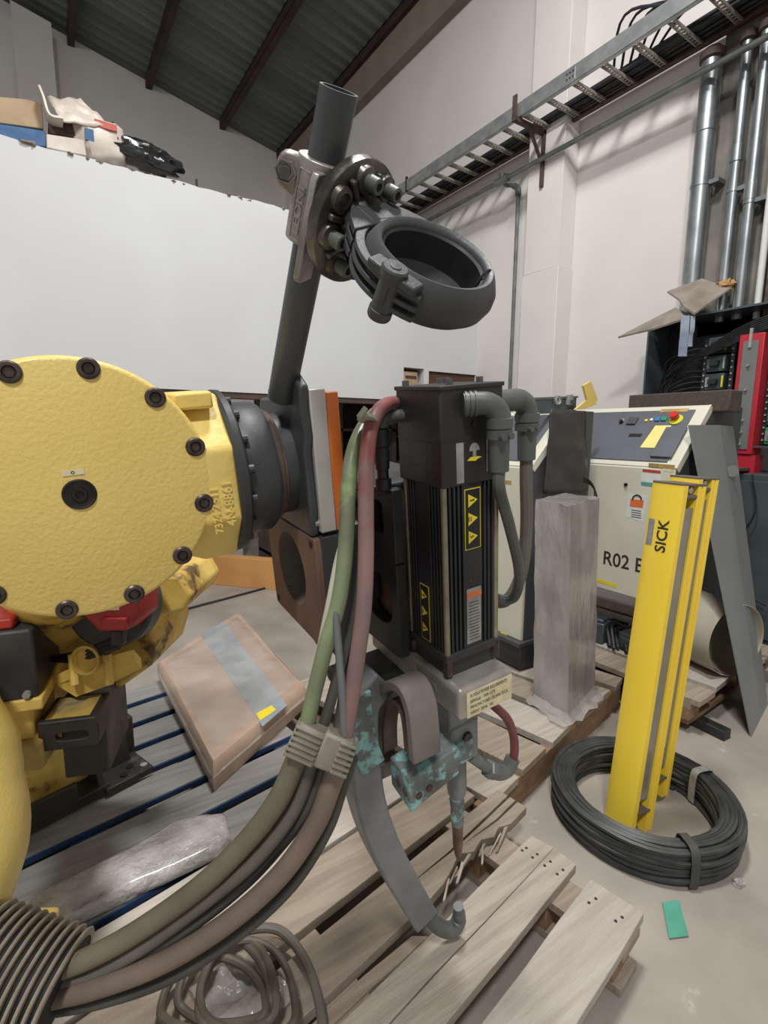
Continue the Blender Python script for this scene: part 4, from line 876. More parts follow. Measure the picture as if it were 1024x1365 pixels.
lower = [([(405, 985, .765), (392, 1020, .77), (368, 1070, .78), (325, 1125, .80), (265, 1183, .815), (185, 1240, .825), (120, 1276, .83), (70, 1295, .835)], .0165, 'hose_dusty_green', 'thick dusty green hose, uppermost of those entering the ribbed boot'),
         ([(418, 1000, .775), (408, 1040, .785), (388, 1085, .795), (340, 1145, .81), (275, 1200, .825), (190, 1262, .835), (120, 1300, .84), (70, 1312, .84)], .0125, 'hose_dusty', 'thinner dusty grey hose under the thick green one entering the boot'),
         ([(456, 1005, .755), (440, 1050, .77), (420, 1100, .785), (372, 1168, .80), (300, 1232, .815), (215, 1284, .825), (130, 1316, .83), (70, 1330, .835)], .0160, 'hose_dusty_red', 'thick dusty reddish hose entering the ribbed boot'),
         ([(440, 1005, .775), (424, 1045, .79), (408, 1082, .80), (380, 1120, .82), (330, 1175, .835), (255, 1235, .84), (160, 1290, .845), (70, 1322, .85)], .0095, 'hose_dark', 'dark hose squeezed between the dusty hoses below the clamps'),
         ([(470, 1010, .765), (455, 1055, .785), (435, 1110, .80), (390, 1180, .82), (320, 1245, .835), (230, 1303, .84), (140, 1335, .845), (60, 1350, .85)], .0090, 'hose_dark', 'thin dark hose, lowest of those entering the ribbed boot')]
for p, r, m_, l_ in lower: hose('bundle_hose', p, r, m_, l_)
for i, (c, lb_, ang, sgn) in enumerate((((411, 988, .755), 'ribbed tan clamp block around the green hose', .42, -1), ((447, 1000, .74), 'ribbed tan clamp block around the red hose', .36, 1))):
    p = D(*c); ax = (CU*math.cos(ang)+CR*math.sin(ang)).normalized(); xx = (CR-ax*CR.dot(ax)).normalized(); fr = Frame(p, xx, xx.cross(ax), ax)
    if fr.Y.dot(CF) > 0: fr.Y = -fr.Y
    t = thing('hose_clamp', p, lb_, 'hose clamp')
    obj('block', MB().box(fr, (-.022, -.014, -.026), (.022, .018, .026)), 'clamp_tan', t, bevel=.004)
    for k in range(6):
        z = -.024+.0085*k
        if i == 0: obj('rib', MB().box(fr, (-.026, -.012, z), (.018, .021, z+.0048)), 'clamp_tan', t, bevel=.0015)
        else: obj('rib', MB().box(fr, (.002, -.012, z), (.027, .021, z+.0048)), 'clamp_tan', t, bevel=.0015)
tp = D(490, 556, .765)
top('cable_tie', MB().lathe(axframe(tp, (D(488, 575, .76)-tp)), [(.0135, 0), (.0155, 0), (.0155, .005), (.0135, .005)], 20).box(Frame(D(485, 548, .75), (CR*.6+CU*.8).normalized(), -CF, (CU*.6-CR*.8).normalized()), (-.012, -.004, -.003), (.006, .004, .004)), 'cable_white', 'whitish cable tie binding the red and green hoses', 'cable tie')

# ================================================================== CONTROL CABINETS
def controller(O, label, W, depth, zb, zt, marks):
    """front faces -X; O = right front bottom corner on the floor; y grows away to the left"""
    x0, y0 = O; t = thing('control_cabinet', (x0+depth/2, y0+W/2, zb), label, 'cabinet')
    zs = 1.185; xs = x0+.27
    pf_ = Frame((0, 0, 0), (1, 0, 0), (0, 0, 1), (0, -1, 0))
    obj('body', MB().prism(pf_, [(x0+.012, zb), (x0+depth, zb), (x0+depth, zt), (xs+.012, zt), (x0+.012, zs)], -(y0+W), -y0), 'cabinet_dark', t, bevel=.004)
    obj('front_door', MB().box(None, (x0-.006, y0+.004, zb+.005), (x0+.012, y0+W-.004, zs-.002)), 'cabinet_cream', t, bevel=.006)
    sl_ = V((xs-x0, 0, zt-zs)).normalized(); nn = V((-sl_.z, 0, sl_.x))
    cf = Frame((x0, y0, zs), (0, 1, 0), sl_, nn); L_ = math.hypot(xs-x0, zt-zs)
    con = obj('console', MB().box(cf, (.004, 0, -.012), (W-.004, L_, .004)), 'cabinet_cream', t, bevel=.004)
    obj('console_panel', MB().box(cf, (.055, .03, .003), (W-.02, L_-.035, .010)), 'cabinet_slate', con, bevel=.002)
    obj('side_edge', MB().box(cf, (-.004, 0, -.03), (.006, L_, .004)), 'cabinet_cream', con)
    return t, cf, L_
t, cf, L_ = controller((2.50, 1.272), 'cream robot control cabinet with slate console under a brown foam bar', 1.05, .62, .50, 1.49, True)
cp = [c for c in t.children if c.name.startswith('console')][0]
cff = Frame(cf(0, 0, .0105), -cf.X, cf.Y, cf.Z)     # X to the viewer's right; local x = -(y - y0)
def cpx(x, y):                                      # console point under a pixel
    r = ray(x, y); s_ = (cf(0, 0, .0105)-CAM).dot(cf.Z)/r.dot(cf.Z); q = CAM+r*s_-cf.O; return V((-q.dot(cf.X), q.dot(cf.Y)))
def cbox(name, x0, y0, x1, y1, matl, z=.004, **kw):
    a_, b_ = cpx(x0, y1), cpx(x1, y0); return obj(name, MB().box(cff, (min(a_.x, b_.x), min(a_.y, b_.y), -.002), (max(a_.x, b_.x), max(a_.y, b_.y), z)), matl, cp, **kw)
def ccyl(name, x, y, r, z, matl, n=20):
    c = cpx(x, y); return obj(name, MB().cyl(cff(c.x, c.y, 0), cff(c.x, c.y, z), r, n=n), matl, cp)
eb_ = ccyl('stop_button_ring', 902, 560, .032, .006, 'ring_lime', 28); ccyl('stop_button', 901, 558, .020, .035, 'button_red', 24)
for x, y, m_ in ((862, 561, 'label_yellow'), (869, 560, 'label_white')): ccyl('lamp', x, y, .008, .006, m_)
for x, y, m_ in ((877, 559.5, 'button_blue'), (885.5, 559, 'button_green')): c = cpx(x, y); obj('push_button', MB().box(cff, (c.x-.013, c.y-.013, 0), (c.x+.013, c.y+.013, .008)), m_, cp, bevel=.002)
ccyl('key_switch', 829, 563, .010, .016, 'label_black'); ccyl('key_switch_ring', 829, 561, .016, .003, 'label_silver')
c = cpx(843.5, 562); obj('hour_meter', MB().box(cff, (c.x-.026, c.y-.024, 0), (c.x+.026, c.y+.024, .010)), 'cabinet_dark', cp, bevel=.002)
c = cpx(847, 580); obj('recess_shade_plate', MB().box(cff, (c.x-.034, c.y-.012, -.001), (c.x+.036, c.y+.010, .002)), 'label_black', cp, bevel=.004)  # raised black plate, the shade of a latch recess put into its colour
a_ = cpx(875, 582); obj('instruction_sheet', MB().prism(cff, [(a_.x-.052, a_.y-.075), (a_.x+.030, a_.y-.075), (a_.x+.046, a_.y+.075), (a_.x-.036, a_.y+.075)], 0, .0012), 'label_pale_yellow', cp)
a_ = cpx(893, 588); obj('teach_pocket', MB().box(cff, (a_.x-.05, a_.y-.11, 0), (a_.x+.055, a_.y+.085, .012)), 'cabinet_slate', cp, bevel=.003)
a_, b_ = cpx(880, 549), cpx(918, 546); obj('warning_strip', MB().box(cff, (a_.x, b_.y-.014, 0), (b_.x, b_.y+.008, .001)), 'worn_yellow', cp)
# front door markings
fd = [c for c in t.children if c.name.startswith('front_door')][0]
dfm = Frame((2.494, 1.272, 0), (0, -1, 0), (0, 0, 1), (-1, 0, 0))
def dpx(x, y): q = PX(x, y, 2.494); return V((1.272-q.y, q.z))
def dlab(name, px_, m_, z=0, par=None, t_=.0008):
    P_ = [dpx(*p) for p in px_]; return obj(name, MB().prism(dfm, [(p.x, p.y) for p in P_], z, z+t_), m_, par or fd)
dlab('warning_strip', ((865, 617), (900, 620), (899, 626), (865, 622)), 'worn_yellow')
lb1 = dlab('notice_label', ((856, 624), (881.5, 627), (880, 648), (854.5, 645)), 'label_white'); dlab('label_header', ((857, 625), (881, 627.5), (881, 631.5), (857, 629)), 'label_red', .0008, lb1); dlab('label_footer', ((855, 642), (874, 644), (873, 649), (855, 646.5)), 'label_green', .0008, lb1)
lb2 = dlab('lockout_tag', ((838, 658), (863, 661), (857, 696), (834, 689)), 'label_white'); dlab('tag_header', ((841, 665), (859, 667), (857, 677), (840, 675)), 'label_orange', .0008, lb2)
for k in range(4): dlab('print_line', ((842, 679+3*k), (855, 681+3*k), (855, 682+3*k), (842, 680+3*k)), 'ink_grey', .0008, lb2)
p_ = [dpx(844.5+6*math.cos(PI*k/8)+5, 666-6*math.sin(PI*k/8)) for k in range(9)]; obj('tag_shackle', MB().tube([dfm(p.x, p.y, .001) for p in p_], .004, 6), 'label_black', lb2)
dlab('white_label', ((884, 624), (899, 626), (899, 630), (884, 628)), 'label_cream')
obj('door_lock', MB().cyl(dfm(*dpx(835, 646), 0), dfm(*dpx(835, 646), .008), .009, n=12), 'label_black', fd)
dlab('yellow_strip', ((786, 768), (823, 779), (822, 784), (786, 772)), 'label_yellow')
q0 = dpx(803, 751); text('lettering', 'R02 E', dfm.at(q0.x, q0.y, 0), .104, .0006, 'ink', fd, sx=.93, bold=.0015)
q0 = dpx(795, 748); text('lettering', 'D', dfm.at(q0.x-.075, q0.y, 0), .104, .0006, 'ink', fd, bold=.0015)
for dx in (.03, .5):
    for yl in (1.30, 2.22): obj('cabinet_leg', MB().box(None, (2.53+dx, yl, .17), (2.59+dx, yl+.06, .505)), 'cabinet_dark', t)
top('foam_bar', MB().box(Frame(PX(840, 545, 2.80), (.0, -1, 0), (1, 0, 0), (0, 0, 1)), (.0, -.02, -.03), (.52, .11, .075)), 'foam_brown', 'dark brown foam bar lying on the cream control cabinet', 'foam bar', bevel=.006)
t2, cf2, L2 = controller((1.94, 1.665), 'cream and dark control cabinet with a vinyl cover on its side, behind the wrapped box', .85, .46, .30, 1.46, False)
fd2 = [c for c in t2.children if c.name.startswith('front_door')][0]
df2 = Frame((1.934, 1.665, 0), (0, -1, 0), (0, 0, 1), (-1, 0, 0))
def d2(x, y): q = PX(x, y, 1.934); return (1.665-q.y, q.z)
obj('yellow_label', MB().prism(df2, [d2(*p) for p in ((674, 640), (682, 641), (682, 646), (674, 645))], 0, .001), 'worn_yellow', fd2)
lb3 = obj('warning_label', MB().prism(df2, [d2(*p) for p in ((667, 842), (676, 845), (676, 856), (667, 853))], 0, .001), 'label_yellow', fd2)
obj('cabinet_foot', MB().box(None, (1.93, 1.66, .16), (2.42, 2.5, .29)), 'gun_black', t2)
obj('cabinet_skirt', MB().box(None, (1.90, 1.65, .285), (2.43, 2.52, .305)), 'cabinet_dark', t2)
# black vinyl cover hanging on its side
yv = 1.652
q = [PY(735, 546, yv), PY(776, 548, yv), PY(783, 600, yv), PY(781, 640, yv), PY(770, 655, yv), PY(722, 659, yv), PY(729, 600, yv)]
mb = MB(); nU, nV = 14, 18
TL, TR_, BL, BR = PY(732, 546, yv), PY(777, 548, yv), PY(722, 658, yv), PY(781, 653, yv)
for j in range(nV+1):
    for i in range(nU+1):
        u, v = i/nU, j/nV; p = TL.lerp(TR_, u).lerp(BL.lerp(BR, u), v)
        p.y -= .012+.014*math.sin(PI*u)*(.4+v)+.008*noise.noise(V((u*4, v*5, 2)))
        mb.v.append(p)
mb.f = [(j*(nU+1)+i, j*(nU+1)+i+1, (j+1)*(nU+1)+i+1, (j+1)*(nU+1)+i) for j in range(nV) for i in range(nU)]
vc = top('vinyl_cover', mb, 'vinyl_black', 'black vinyl cover hanging down the side of the half hidden cabinet', 'cover')
so = vc.modifiers.new('thick', 'SOLIDIFY'); so.thickness = .008; so.offset = 0
# tilted instrument panel and yellow bracket on top of it
ip = thing('instrument_panel', (2.2, 1.75, 1.46), 'small blue grey gauge panel tilted on top of the half hidden cabinet', 'gauge panel')
pA = PY(716, 548, 1.74); pB = PY(768, 545, 1.74); pfm = Frame(pA, (pB-pA).normalized(), (0, 1, 0), (0, 0, 1)); W_ = (pB-pA).length
obj('panel', MB().box(pfm, (-.02, 0, -.015), (W_, .012, .062)), 'steel_blue_grey', ip, bevel=.002)
obj('panel_edge', MB().box(pfm, (-.02, -.006, .056), (W_+.004, .02, .066)), 'cabinet_slate', ip)
gq = pfm.loc(PY(742, 536, 1.735)); gfm = axframe(pfm(gq.x, -.002, gq.z), (0, -1, 0))
ggo = obj('gauge', MB().lathe(gfm, [(.024, -.002), (.024, .012), (.020, .014), (.019, .010), (0, .010)], 24, cap=False), 'tray_steel', ip); obj('gauge_needle', MB().box(gfm, (-.002, -.012, .0105), (.002, .004, .012)), 'ink', ggo)
gq = pfm.loc(PY(758, 536, 1.735)); obj('valve_body', MB().box(pfm.at(gq.x, -.02, gq.z), (-.02, 0, -.03), (.016, .02, .022)), 'label_silver', ip, bevel=.002); obj('valve_body', MB().box(pfm.at(gq.x, -.03, gq.z), (-.006, 0, -.026), (.02, .03, -.006)), 'cabinet_dark', ip)
yb = Frame(PY(768, 546, 1.70), (1, 0, 0), (0, 1, 0), (0, 0, 1)); YQ = [yb.loc(PY(x, y, 1.70)) for x, y in ((767, 546), (783, 533), (778, 514), (788, 508), (797, 532), (794, 540), (781, 545))]
top('yellow_bracket', MB().prism(Frame(yb.O, yb.X, yb.Z, -yb.Y), [(p.x, p.z) for p in YQ], -.012, .0), 'robot_yellow', 'bent yellow sheet bracket standing on the half hidden cabinet', 'bracket')
hc = thing('cable_loop', PY(790, 655, 1.62), 'loop of thin dark cables hanging beside the black vinyl cover', 'cable')
for k in range(4): obj('strand', MB().tube(smooth([PY(778, 636+2*k, 1.60), PY(787+k, 642+2*k, 1.58), PY(793+k, 655+3*k, 1.57), PY(790+k, 680, 1.56)], 5), .0045, 6), 'cable_black', hc)

# ================================================================== PALLETS
def plank(fr, u0, u1, v0, v1, z0, z1, matl, parent, jag=.004, tilt=0, name='plank'):
    m_ = MB(); N_ = 8; vs = []
    for i in range(N_+1):
        u = u0+(u1-u0)*i/N_
        j0 = rnd(-jag, jag); j1 = rnd(-jag, jag); e = rnd(-.006, .006) if i in (0, N_) else 0
        dz = tilt*(i/N_-.5)
        vs += [fr(u+e, v0+j0, z0+dz), fr(u-e, v1+j1, z0+dz), fr(u-e, v1+j1, z1+dz), fr(u+e, v0+j0, z1+dz)]
    fs_ = [(i*4+k, i*4+(k+1) % 4, (i+1)*4+(k+1) % 4, (i+1)*4+k) for i in range(N_) for k in range(4)]+[(3, 2, 1, 0), tuple(N_*4+k for k in range(4))]
    return obj(name, m_.add(vs, fs_), matl, parent, bevel=.002, flat=False, ang=30)
def nails(fr, pts, z, parent):
    for u, v in pts: obj('nail', MB().cyl(fr(u, v, z-.002), fr(u, v, z+.0012), .0042, n=8), 'ink', parent)
UV = (-.985, -.17)
ul = math.hypot(*UV); pu = V((UV[0]/ul, UV[1]/ul, 0)); pv = V((pu.y, -pu.x, 0))
if pv.y < 0: pv = -pv
PF = Frame((1.165, .57, 0), pu, pv, (0, 0, 1))      # u to the left along the planks, v away
fp_ = thing('wooden_pallet', PF(.6, .4, 0), 'weathered wooden pallet with a broken plank under the welding electrode', 'pallet')
ZT = .15
specs = [(-.01, 1.35, .0, .137, 2), (-.03, 1.35, .186, .262, 0), (-.03, 1.35, .265, .332, 0), (-.04, 1.4, .553, .70, 1), (-.02, 1.45, .713, .885, -1)]
for i, (u0, u1, v0, v1, w_) in enumerate(specs):
    p = plank(PF, u0, u1, v0, v1, ZT-.028, ZT+(.004 if w_ < 0 else 0), 'pallet_wood_%d' % w_ if w_ >= 0 else 'board_pale', fp_, jag=.0015 if w_ < 0 else .003)
    nails(PF, [(u0+.04+rnd(0, .02), v0+(v1-v0)*k) for k in (.25, .75)]+[(u0+.075, v0+(v1-v0)*k) for k in (.3, .8)], ZT, p)
# the broken plank: stump with torn end, left part, splinters
brk = [(.0-.12, .515), (-.12, .477), (.05, .469), (.20, .462), (.42, .463), (.20, .456), (.05, .461), (-.12, .469), (-.12, .447), (.0, .442), (.12, .447), (.0, .435), (-.12, .439), (-.12, .405), (-.02, .400), (.02, .418), (.06, .404), (.10, .425), (.15, .412), (.19, .438), (.24, .418), (.30, .402), (.38, .395), (.60, .392), (1.38, .395), (1.38, .512), (.55, .512), (.2, .516)]
p = obj('broken_plank', MB().prism(PF, brk, ZT-.028, ZT), 'pallet_wood_3', fp_, bevel=.0015, ang=25)
for k in range(9):
    u0 = -.05+.04*k+rnd(-.01, .01); v0 = .402+rnd(0, .02); u1 = u0+rnd(.03, .09); v1 = v0-rnd(.008, .030); wd = rnd(.004, .010); zz = ZT-rnd(.004, .018)
    obj('splinter', MB().hexa([PF(*q_) for q_ in ((u0, v0, zz-.012), (u1, v1, zz-.02), (u1+.008, v1+wd*.3, zz-.02), (u0, v0+wd, zz-.012), (u0, v0, zz), (u1, v1, zz-.014), (u1+.008, v1+wd*.3, zz-.014), (u0, v0+wd, zz))]), 'pallet_wood_%d' % (k % 4), fp_)
obj('splinter_plank', MB().prism(PF, [(.42, .345), (.60, .352), (1.0, .358), (1.38, .36), (1.38, .388), (.9, .386), (.6, .384), (.45, .374)], ZT-.045, ZT-.022), 'pallet_wood_1', fp_, bevel=.002)
for u in (.06, .66, 1.28):
    obj('stringer', MB().box(PF, (u-.05, -.02, .0), (u+.05, .90, .112)), 'raw_brown_wood', fp_, bevel=.003) if 0 else [obj('block', MB().box(PF, (u-.05, v0, .022), (u+.05, v0+.10, .10)), 'raw_brown_wood', fp_, bevel=.003) for v0 in (.02, .20, .42, .58, .76)] and obj('bearer', MB().box(PF, (u-.05, -.0, .098), (u+.05, .885, ZT-.028)), 'pallet_wood_cross_1', fp_, bevel=.002) and obj('bottom_board', MB().box(PF, (u-.05, .0, .0), (u+.05, .885, .024)), 'pallet_wood_cross_3', fp_, bevel=.002)
# pallet under the wrapped box
sdir = V((1.18, .26, 0)).normalized(); tdir = V((-sdir.y, sdir.x, 0)); BP = Frame((1.12, 1.07, 0), sdir, tdir, (0, 0, 1))
bp_ = thing('wooden_pallet', BP(.6, .5, 0), 'wooden pallet carrying the shrink wrapped box, planks across its long edge', 'pallet')
BQ = Frame(BP.O, BP.Y, BP.X*1, BP.Z)
BQ = Frame(BP.O, tdir, sdir, (0, 0, 1))
for i, (s0, s1) in enumerate(((.03, .20), (.235, .42), (.47, .66), (.70, .86), (.90, 1.06), (1.10, 1.22))):
    plank(BQ, .0+rnd(-.008, .012), 1.12, s0, s1, .118-(.0 if i % 2 else .004), .148-(.0 if i % 2 else .004), 'pallet_wood_cross_%d' % (i % 4), bp_)
for v0 in (.012, .5, 1.02):
    obj('stringer', MB().box(BP, (.0, v0, .0), (1.22, v0+.045, .118)), 'raw_brown_wood', bp_, bevel=.003)
# pallet under the cream cabinet
cp_ = thing('wooden_pallet', (2.8, 1.6, .04), 'wooden pallet carrying the cream control cabinet and the paper roll', 'pallet')
CP = rotz((2.34, 1.0, .045), math.radians(3))
for i in range(5):
    x0 = .0+i*.205; plank(Frame(CP.O, CP.Y, CP.X, CP.Z), 0+rnd(-.015, .015), 1.45, x0, x0+.165, .10, .128, 'pallet_wood_cross_%d' % ((i+1) % 4), cp_)
for v0 in (.03, .62, 1.30): obj('bearer', MB().box(CP, (0, v0, .075), (.985, v0+.10, .10)), 'pallet_wood_1', cp_); obj('stringer', MB().box(CP, (0, v0, 0), (.10, v0+.1, .076)).box(CP, (.0, v0, 0), (.985, v0+.1, .02)), 'raw_brown_wood', cp_)
top('steel_tube', MB().box(Frame((2.44, .91, 0), (.06, 1, 0), (-1, .06, 0), (0, 0, 1)), (0, -.03, .0), (1.1, .025, .046)), 'cable_black', 'black square steel tube sticking out below the cabinet pallet', 'steel tube', bevel=.003)
# blue painted pallet under the robot
BL_ = Frame((.78, 1.64, 0), pu, pv, (0, 0, 1))
blp = thing('blue_pallet', BL_(.6, .4, 0), 'pallet of grey topped blue planks under the robot and flat carton', 'pallet')
for i in range(7):
    v0 = -.20+i*.172; u0 = (.0 if i > 0 else .12)+rnd(-.015, .015)
    p = plank(BL_, u0, 1.55, v0, v0+.135, .122, .143, 'blue_paint', blp, jag=.001)
    obj('worn_top', MB().box(BL_, (u0+.006, v0+.003, .1425), (1.54, v0+.132, .1455)), 'blue_plank_wood', p)
for u in (.05, .75, 1.45):
    obj('bearer', MB().box(BL_, (u-.05, -.2, .0), (u+.05, .96, .122)), 'blue_paint', blp)

# ================================================================== FLOOR THINGS ON THE RIGHT
# wrapped upright box
wA, wB, wC = G(712, 935, ZT), G(757, 965, ZT), G(793, 925, ZT); wD = wA+wC-wB
lean = V((CR.x, CR.y, 0))*-.045
mb = MB(); nz = 26; ring = []
HW = .92
base_q = [wA, wB, wC, wD]; vs = []; per_side = 8
for k in range(nz+1):
    z = HW*k/nz; tp_ = k/nz
    cc = (wA+wC)/2
    for e in range(4):
        for s_ in range(per_side):
            p = base_q[e].lerp(base_q[(e+1) % 4], s_/per_side)
            p = p+lean*tp_
            d_ = (p-cc-lean*tp_); d_.z = 0
            amt = .006*noise.noise(V((p.x*9, p.y*9, z*7)))+.004*noise.noise(V((p.x*25, p.y*25, z*18)))
            amt -= .010*(math.sin(PI*s_/per_side) if (z > .62) else 0)*(z-.62)*3
            p = p+d_.normalized()*amt; p.z = ZT+z+(.012*noise.noise(V((e, s_*.5, 3))) if k == nz else 0)
            vs.append(p)
nn_ = per_side*4
fs_ = [(k*nn_+i, k*nn_+(i+1) % nn_, (k+1)*nn_+(i+1) % nn_, (k+1)*nn_+i) for k in range(nz) for i in range(nn_)]+[tuple(nz*nn_+i for i in range(nn_)), tuple(range(nn_-1, -1, -1))]
wbx = thing('wrapped_box', (wA+wC)/2, 'tall grey box in creased clear shrink wrap standing on the pallet', 'box')
obj('wrapped_body', MB().add(vs, fs_), 'shrink_wrap', wbx, ang=60)
mb = MB(); sk = []
for e in range(4):
    for s_ in range(10):
        p = base_q[e].lerp(base_q[(e+1) % 4], s_/10); d_ = (p-(wA+wC)/2); d_.z = 0
        sk.append((p, d_.normalized()))
vs = []
for p, d_ in sk: vs += [p+d_*.0+V((0, 0, .05)), p+d_*.012+V((0, 0, .012+rnd(0, .01))), p+d_*(.03+rnd(0, .035))+V((0, 0, rnd(.002, .014)))]
m_ = len(sk); fs_ = [(i*3+k, ((i+1) % m_)*3+k, ((i+1) % m_)*3+k+1, i*3+k+1) for i in range(m_) for k in range(2)]
obj('wrap_skirt', mb.add(vs, fs_), 'wrap_clear', wbx, ang=80)
# two yellow light-curtain columns
def column(base, topz, lean, label, lettered, ang, sc=1.0):
    t = thing('sensor_column', base, label, 'sensor column')
    axz = (V((lean[0], lean[1], topz))).normalized(); X = V((math.cos(ang), math.sin(ang), 0)); X = (X-axz*X.dot(axz)).normalized()
    fr = Frame(base, X, axz.cross(X), axz); Hh = topz/axz.z
    # u = X is away from the viewer, v = Y is to the viewer's left
    HV = .053
    def bow(v): return -.020*math.sqrt(max(0, 1-(v/(HV*1.12))**2))+.008
    front = [(bow(-HV+2*HV*k/14), -HV+2*HV*k/14) for k in range(15)]
    prof = front+[(.014, HV), (.014, HV-.010), (.010, 0), (.012, -HV+.014), (.018, -HV+.008), (.018, -HV)]
    fs1 = obj('front_profile', MB().prism(fr, prof, .0, Hh), 'sick_yellow', t, ang=25)
    obj('profile_groove', MB().box(fr, (.008, -HV-.0006, .0), (.010, -HV+.002, Hh-.002)), 'sick_yellow', fs1)
    obj('rear_profile', MB().prism(fr, [(.070, -HV), (.086, -HV), (.086, HV), (.070, HV)], .0, Hh), 'sick_yellow', t, bevel=.001)
    obj('profile_rib', MB().box(fr, (.092, -HV-.002, .0), (.106, -.02, Hh)), 'sick_yellow', t, bevel=.001); obj('rib_groove', MB().box(fr, (.086, -HV+.004, .0), (.092, -.02, Hh)), 'sick_yellow', t)
    obj('back_wall', MB().box(fr, (.0, HV-.009, .0), (.106, HV, Hh)), 'sick_yellow', t)
    obj('window', MB().box(fr, (.012, -HV+.007, .13), (.071, -HV+.012, Hh-.07)), 'glass_grey', t)
    obj('end_cap', MB().prism(fr, [(u-.001, v) for u, v in front]+[(.110, HV), (.110, -HV-.002)], Hh, Hh+.006), 'cap_grey', t, bevel=.001)
    obj('cap_bolt', MB().cyl(fr(.016, -HV+.012, Hh-.035), fr(.076, -HV+.008, Hh-.035), .008, n=12), 'cap_grey', t)
    obj('cap_nut', MB().cyl(fr(.04, -HV+.004, Hh-.014), fr(.04, -HV+.03, Hh-.014), .010, n=12), 'label_silver', t)
    obj('inner_flap', MB().box(Frame(fr(.016, -HV+.014, .10), fr.X, fr.Y, fr.Z), (.0, -.02, -.012), (.058, .02, -.006)), 'cap_grey', t)
    obj('foot_plate', MB().cyl(fr(.06, -.0, .0), fr(.06, -.0, .007), .062 if not lettered else .03, n=28), 'cap_grey', t)
    if lettered:
        class Wrap:
            def __call__(q, x, y, z):
                v = y-.026; return fr(bow(v)-.0004-z, v, Hh-.215+x)
        text('lettering', 'SICK', Wrap(), .047, .0006, 'ink', fs1, bold=.0008, sx=1.05)
        class Wrap2:
            def __call__(q, x, y, z): return fr(bow(y)-.0002-z, y, Hh-.20+x)
        m_ = MB()
        for k in range(6):
            v0 = .020+.004*k; m_.add([Wrap2()(0, v0, .0004), Wrap2()(.085, v0, .0004), Wrap2()(.085, v0+.004, .0004), Wrap2()(0, v0+.004, .0004)], [(0, 1, 2, 3)])
        obj('serial_sticker', m_, 'label_silver', fs1)
    return t
b1 = (G(805, 1097)+G(846, 1116))/2+V((.02, .0, 0))
column(V((1.548, .872, 0)), 1.195, (.066, -.032), 'yellow lettered sensor column standing inside the wire coil', True, math.radians(-6))
column(V((1.765, .93, 0)), 1.20, (.065, -.03), 'plain yellow sensor column close behind the lettered one', False, math.radians(-6))
# coil of black wire tube
cc = V((1.675, .865, 0)); pts = []; turns = 30; seg = 44
lay = []
for l_ in range(8):
    for q_ in range(6): lay.append((.236+.0112*q_+.004*(l_ % 2), .010+.0145*l_))
for tnum, (r, z) in enumerate(lay):
    for k in range(seg):
        a_ = 2*PI*k/seg; nxt = lay[min(tnum+1, len(lay)-1)]; w_ = max(0, (k-seg*.9)/(seg*.1))
        rr_ = r+(nxt[0]-r)*w_+.012*noise.noise(V((math.cos(a_)*1.3, math.sin(a_)*1.3, tnum*.7))); zz = z+(nxt[1]-z)*w_+.010*noise.noise(V((math.cos(a_)*1.2+7, math.sin(a_)*1.2, tnum*.55)))
        pts.append(cc+V((rr_*math.cos(a_), rr_*math.sin(a_), max(.009, zz))))
coil = thing('wire_coil', cc, 'coil of thick black cable lying on the floor around the column feet', 'cable coil')
obj('winding', MB().tube(pts, .0085, 6), 'wire_coil', coil)
def strap(a_, nm, m_):
    d_ = V((math.cos(a_), math.sin(a_), 0)); t_ = V((-d_.y, d_.x, 0)); P_ = [cc+d_*r+V((0, 0, z)) for r, z in ((.224, .01), (.222, .07), (.228, .125), (.262, .134), (.298, .126), (.310, .07), (.308, .01))]
    obj(nm, MB().band(smooth(P_, 4), t_, .026, .003), m_, coil)
strap(math.radians(-18), 'strap', 'label_silver'); strap(math.radians(-122), 'strap', 'hose_dark')
# leaning folded grey sheet
sA, sB = G(1000, 982), G(1022, 938); Tz = 1.39
tA, tB, tC = D(917, 567, 2.43), D(958, 567, 2.50), D(976, 569, 2.56)
mA = sA.lerp(sB, .55)
pl = MB()
Q_ = [sA, mA, sB, tA, tB, tC]; nrm = (sB-sA).cross(tA-sA).normalized()*.006
pl.add(Q_+[p+nrm for p in Q_], [(0,1,4,3), (1,2,5,4), (9,10,7,6), (10,11,8,7), (0,3,9,6), (2,8,11,5), (3,4,10,9), (4,5,11,10), (1,0,6,7), (2,1,7,8)])
gs = thing('folded_sheet', sA, 'long folded grey metal sheet leaning beside the cream cabinet', 'metal sheet')
obj('sheet', pl, 'sheet_grey', gs, ang=5)
obj('sheet_tab', MB().cyl(D(976, 628, 2.50), D(976, 628, 2.51), .028, n=20), 'sheet_grey', gs)
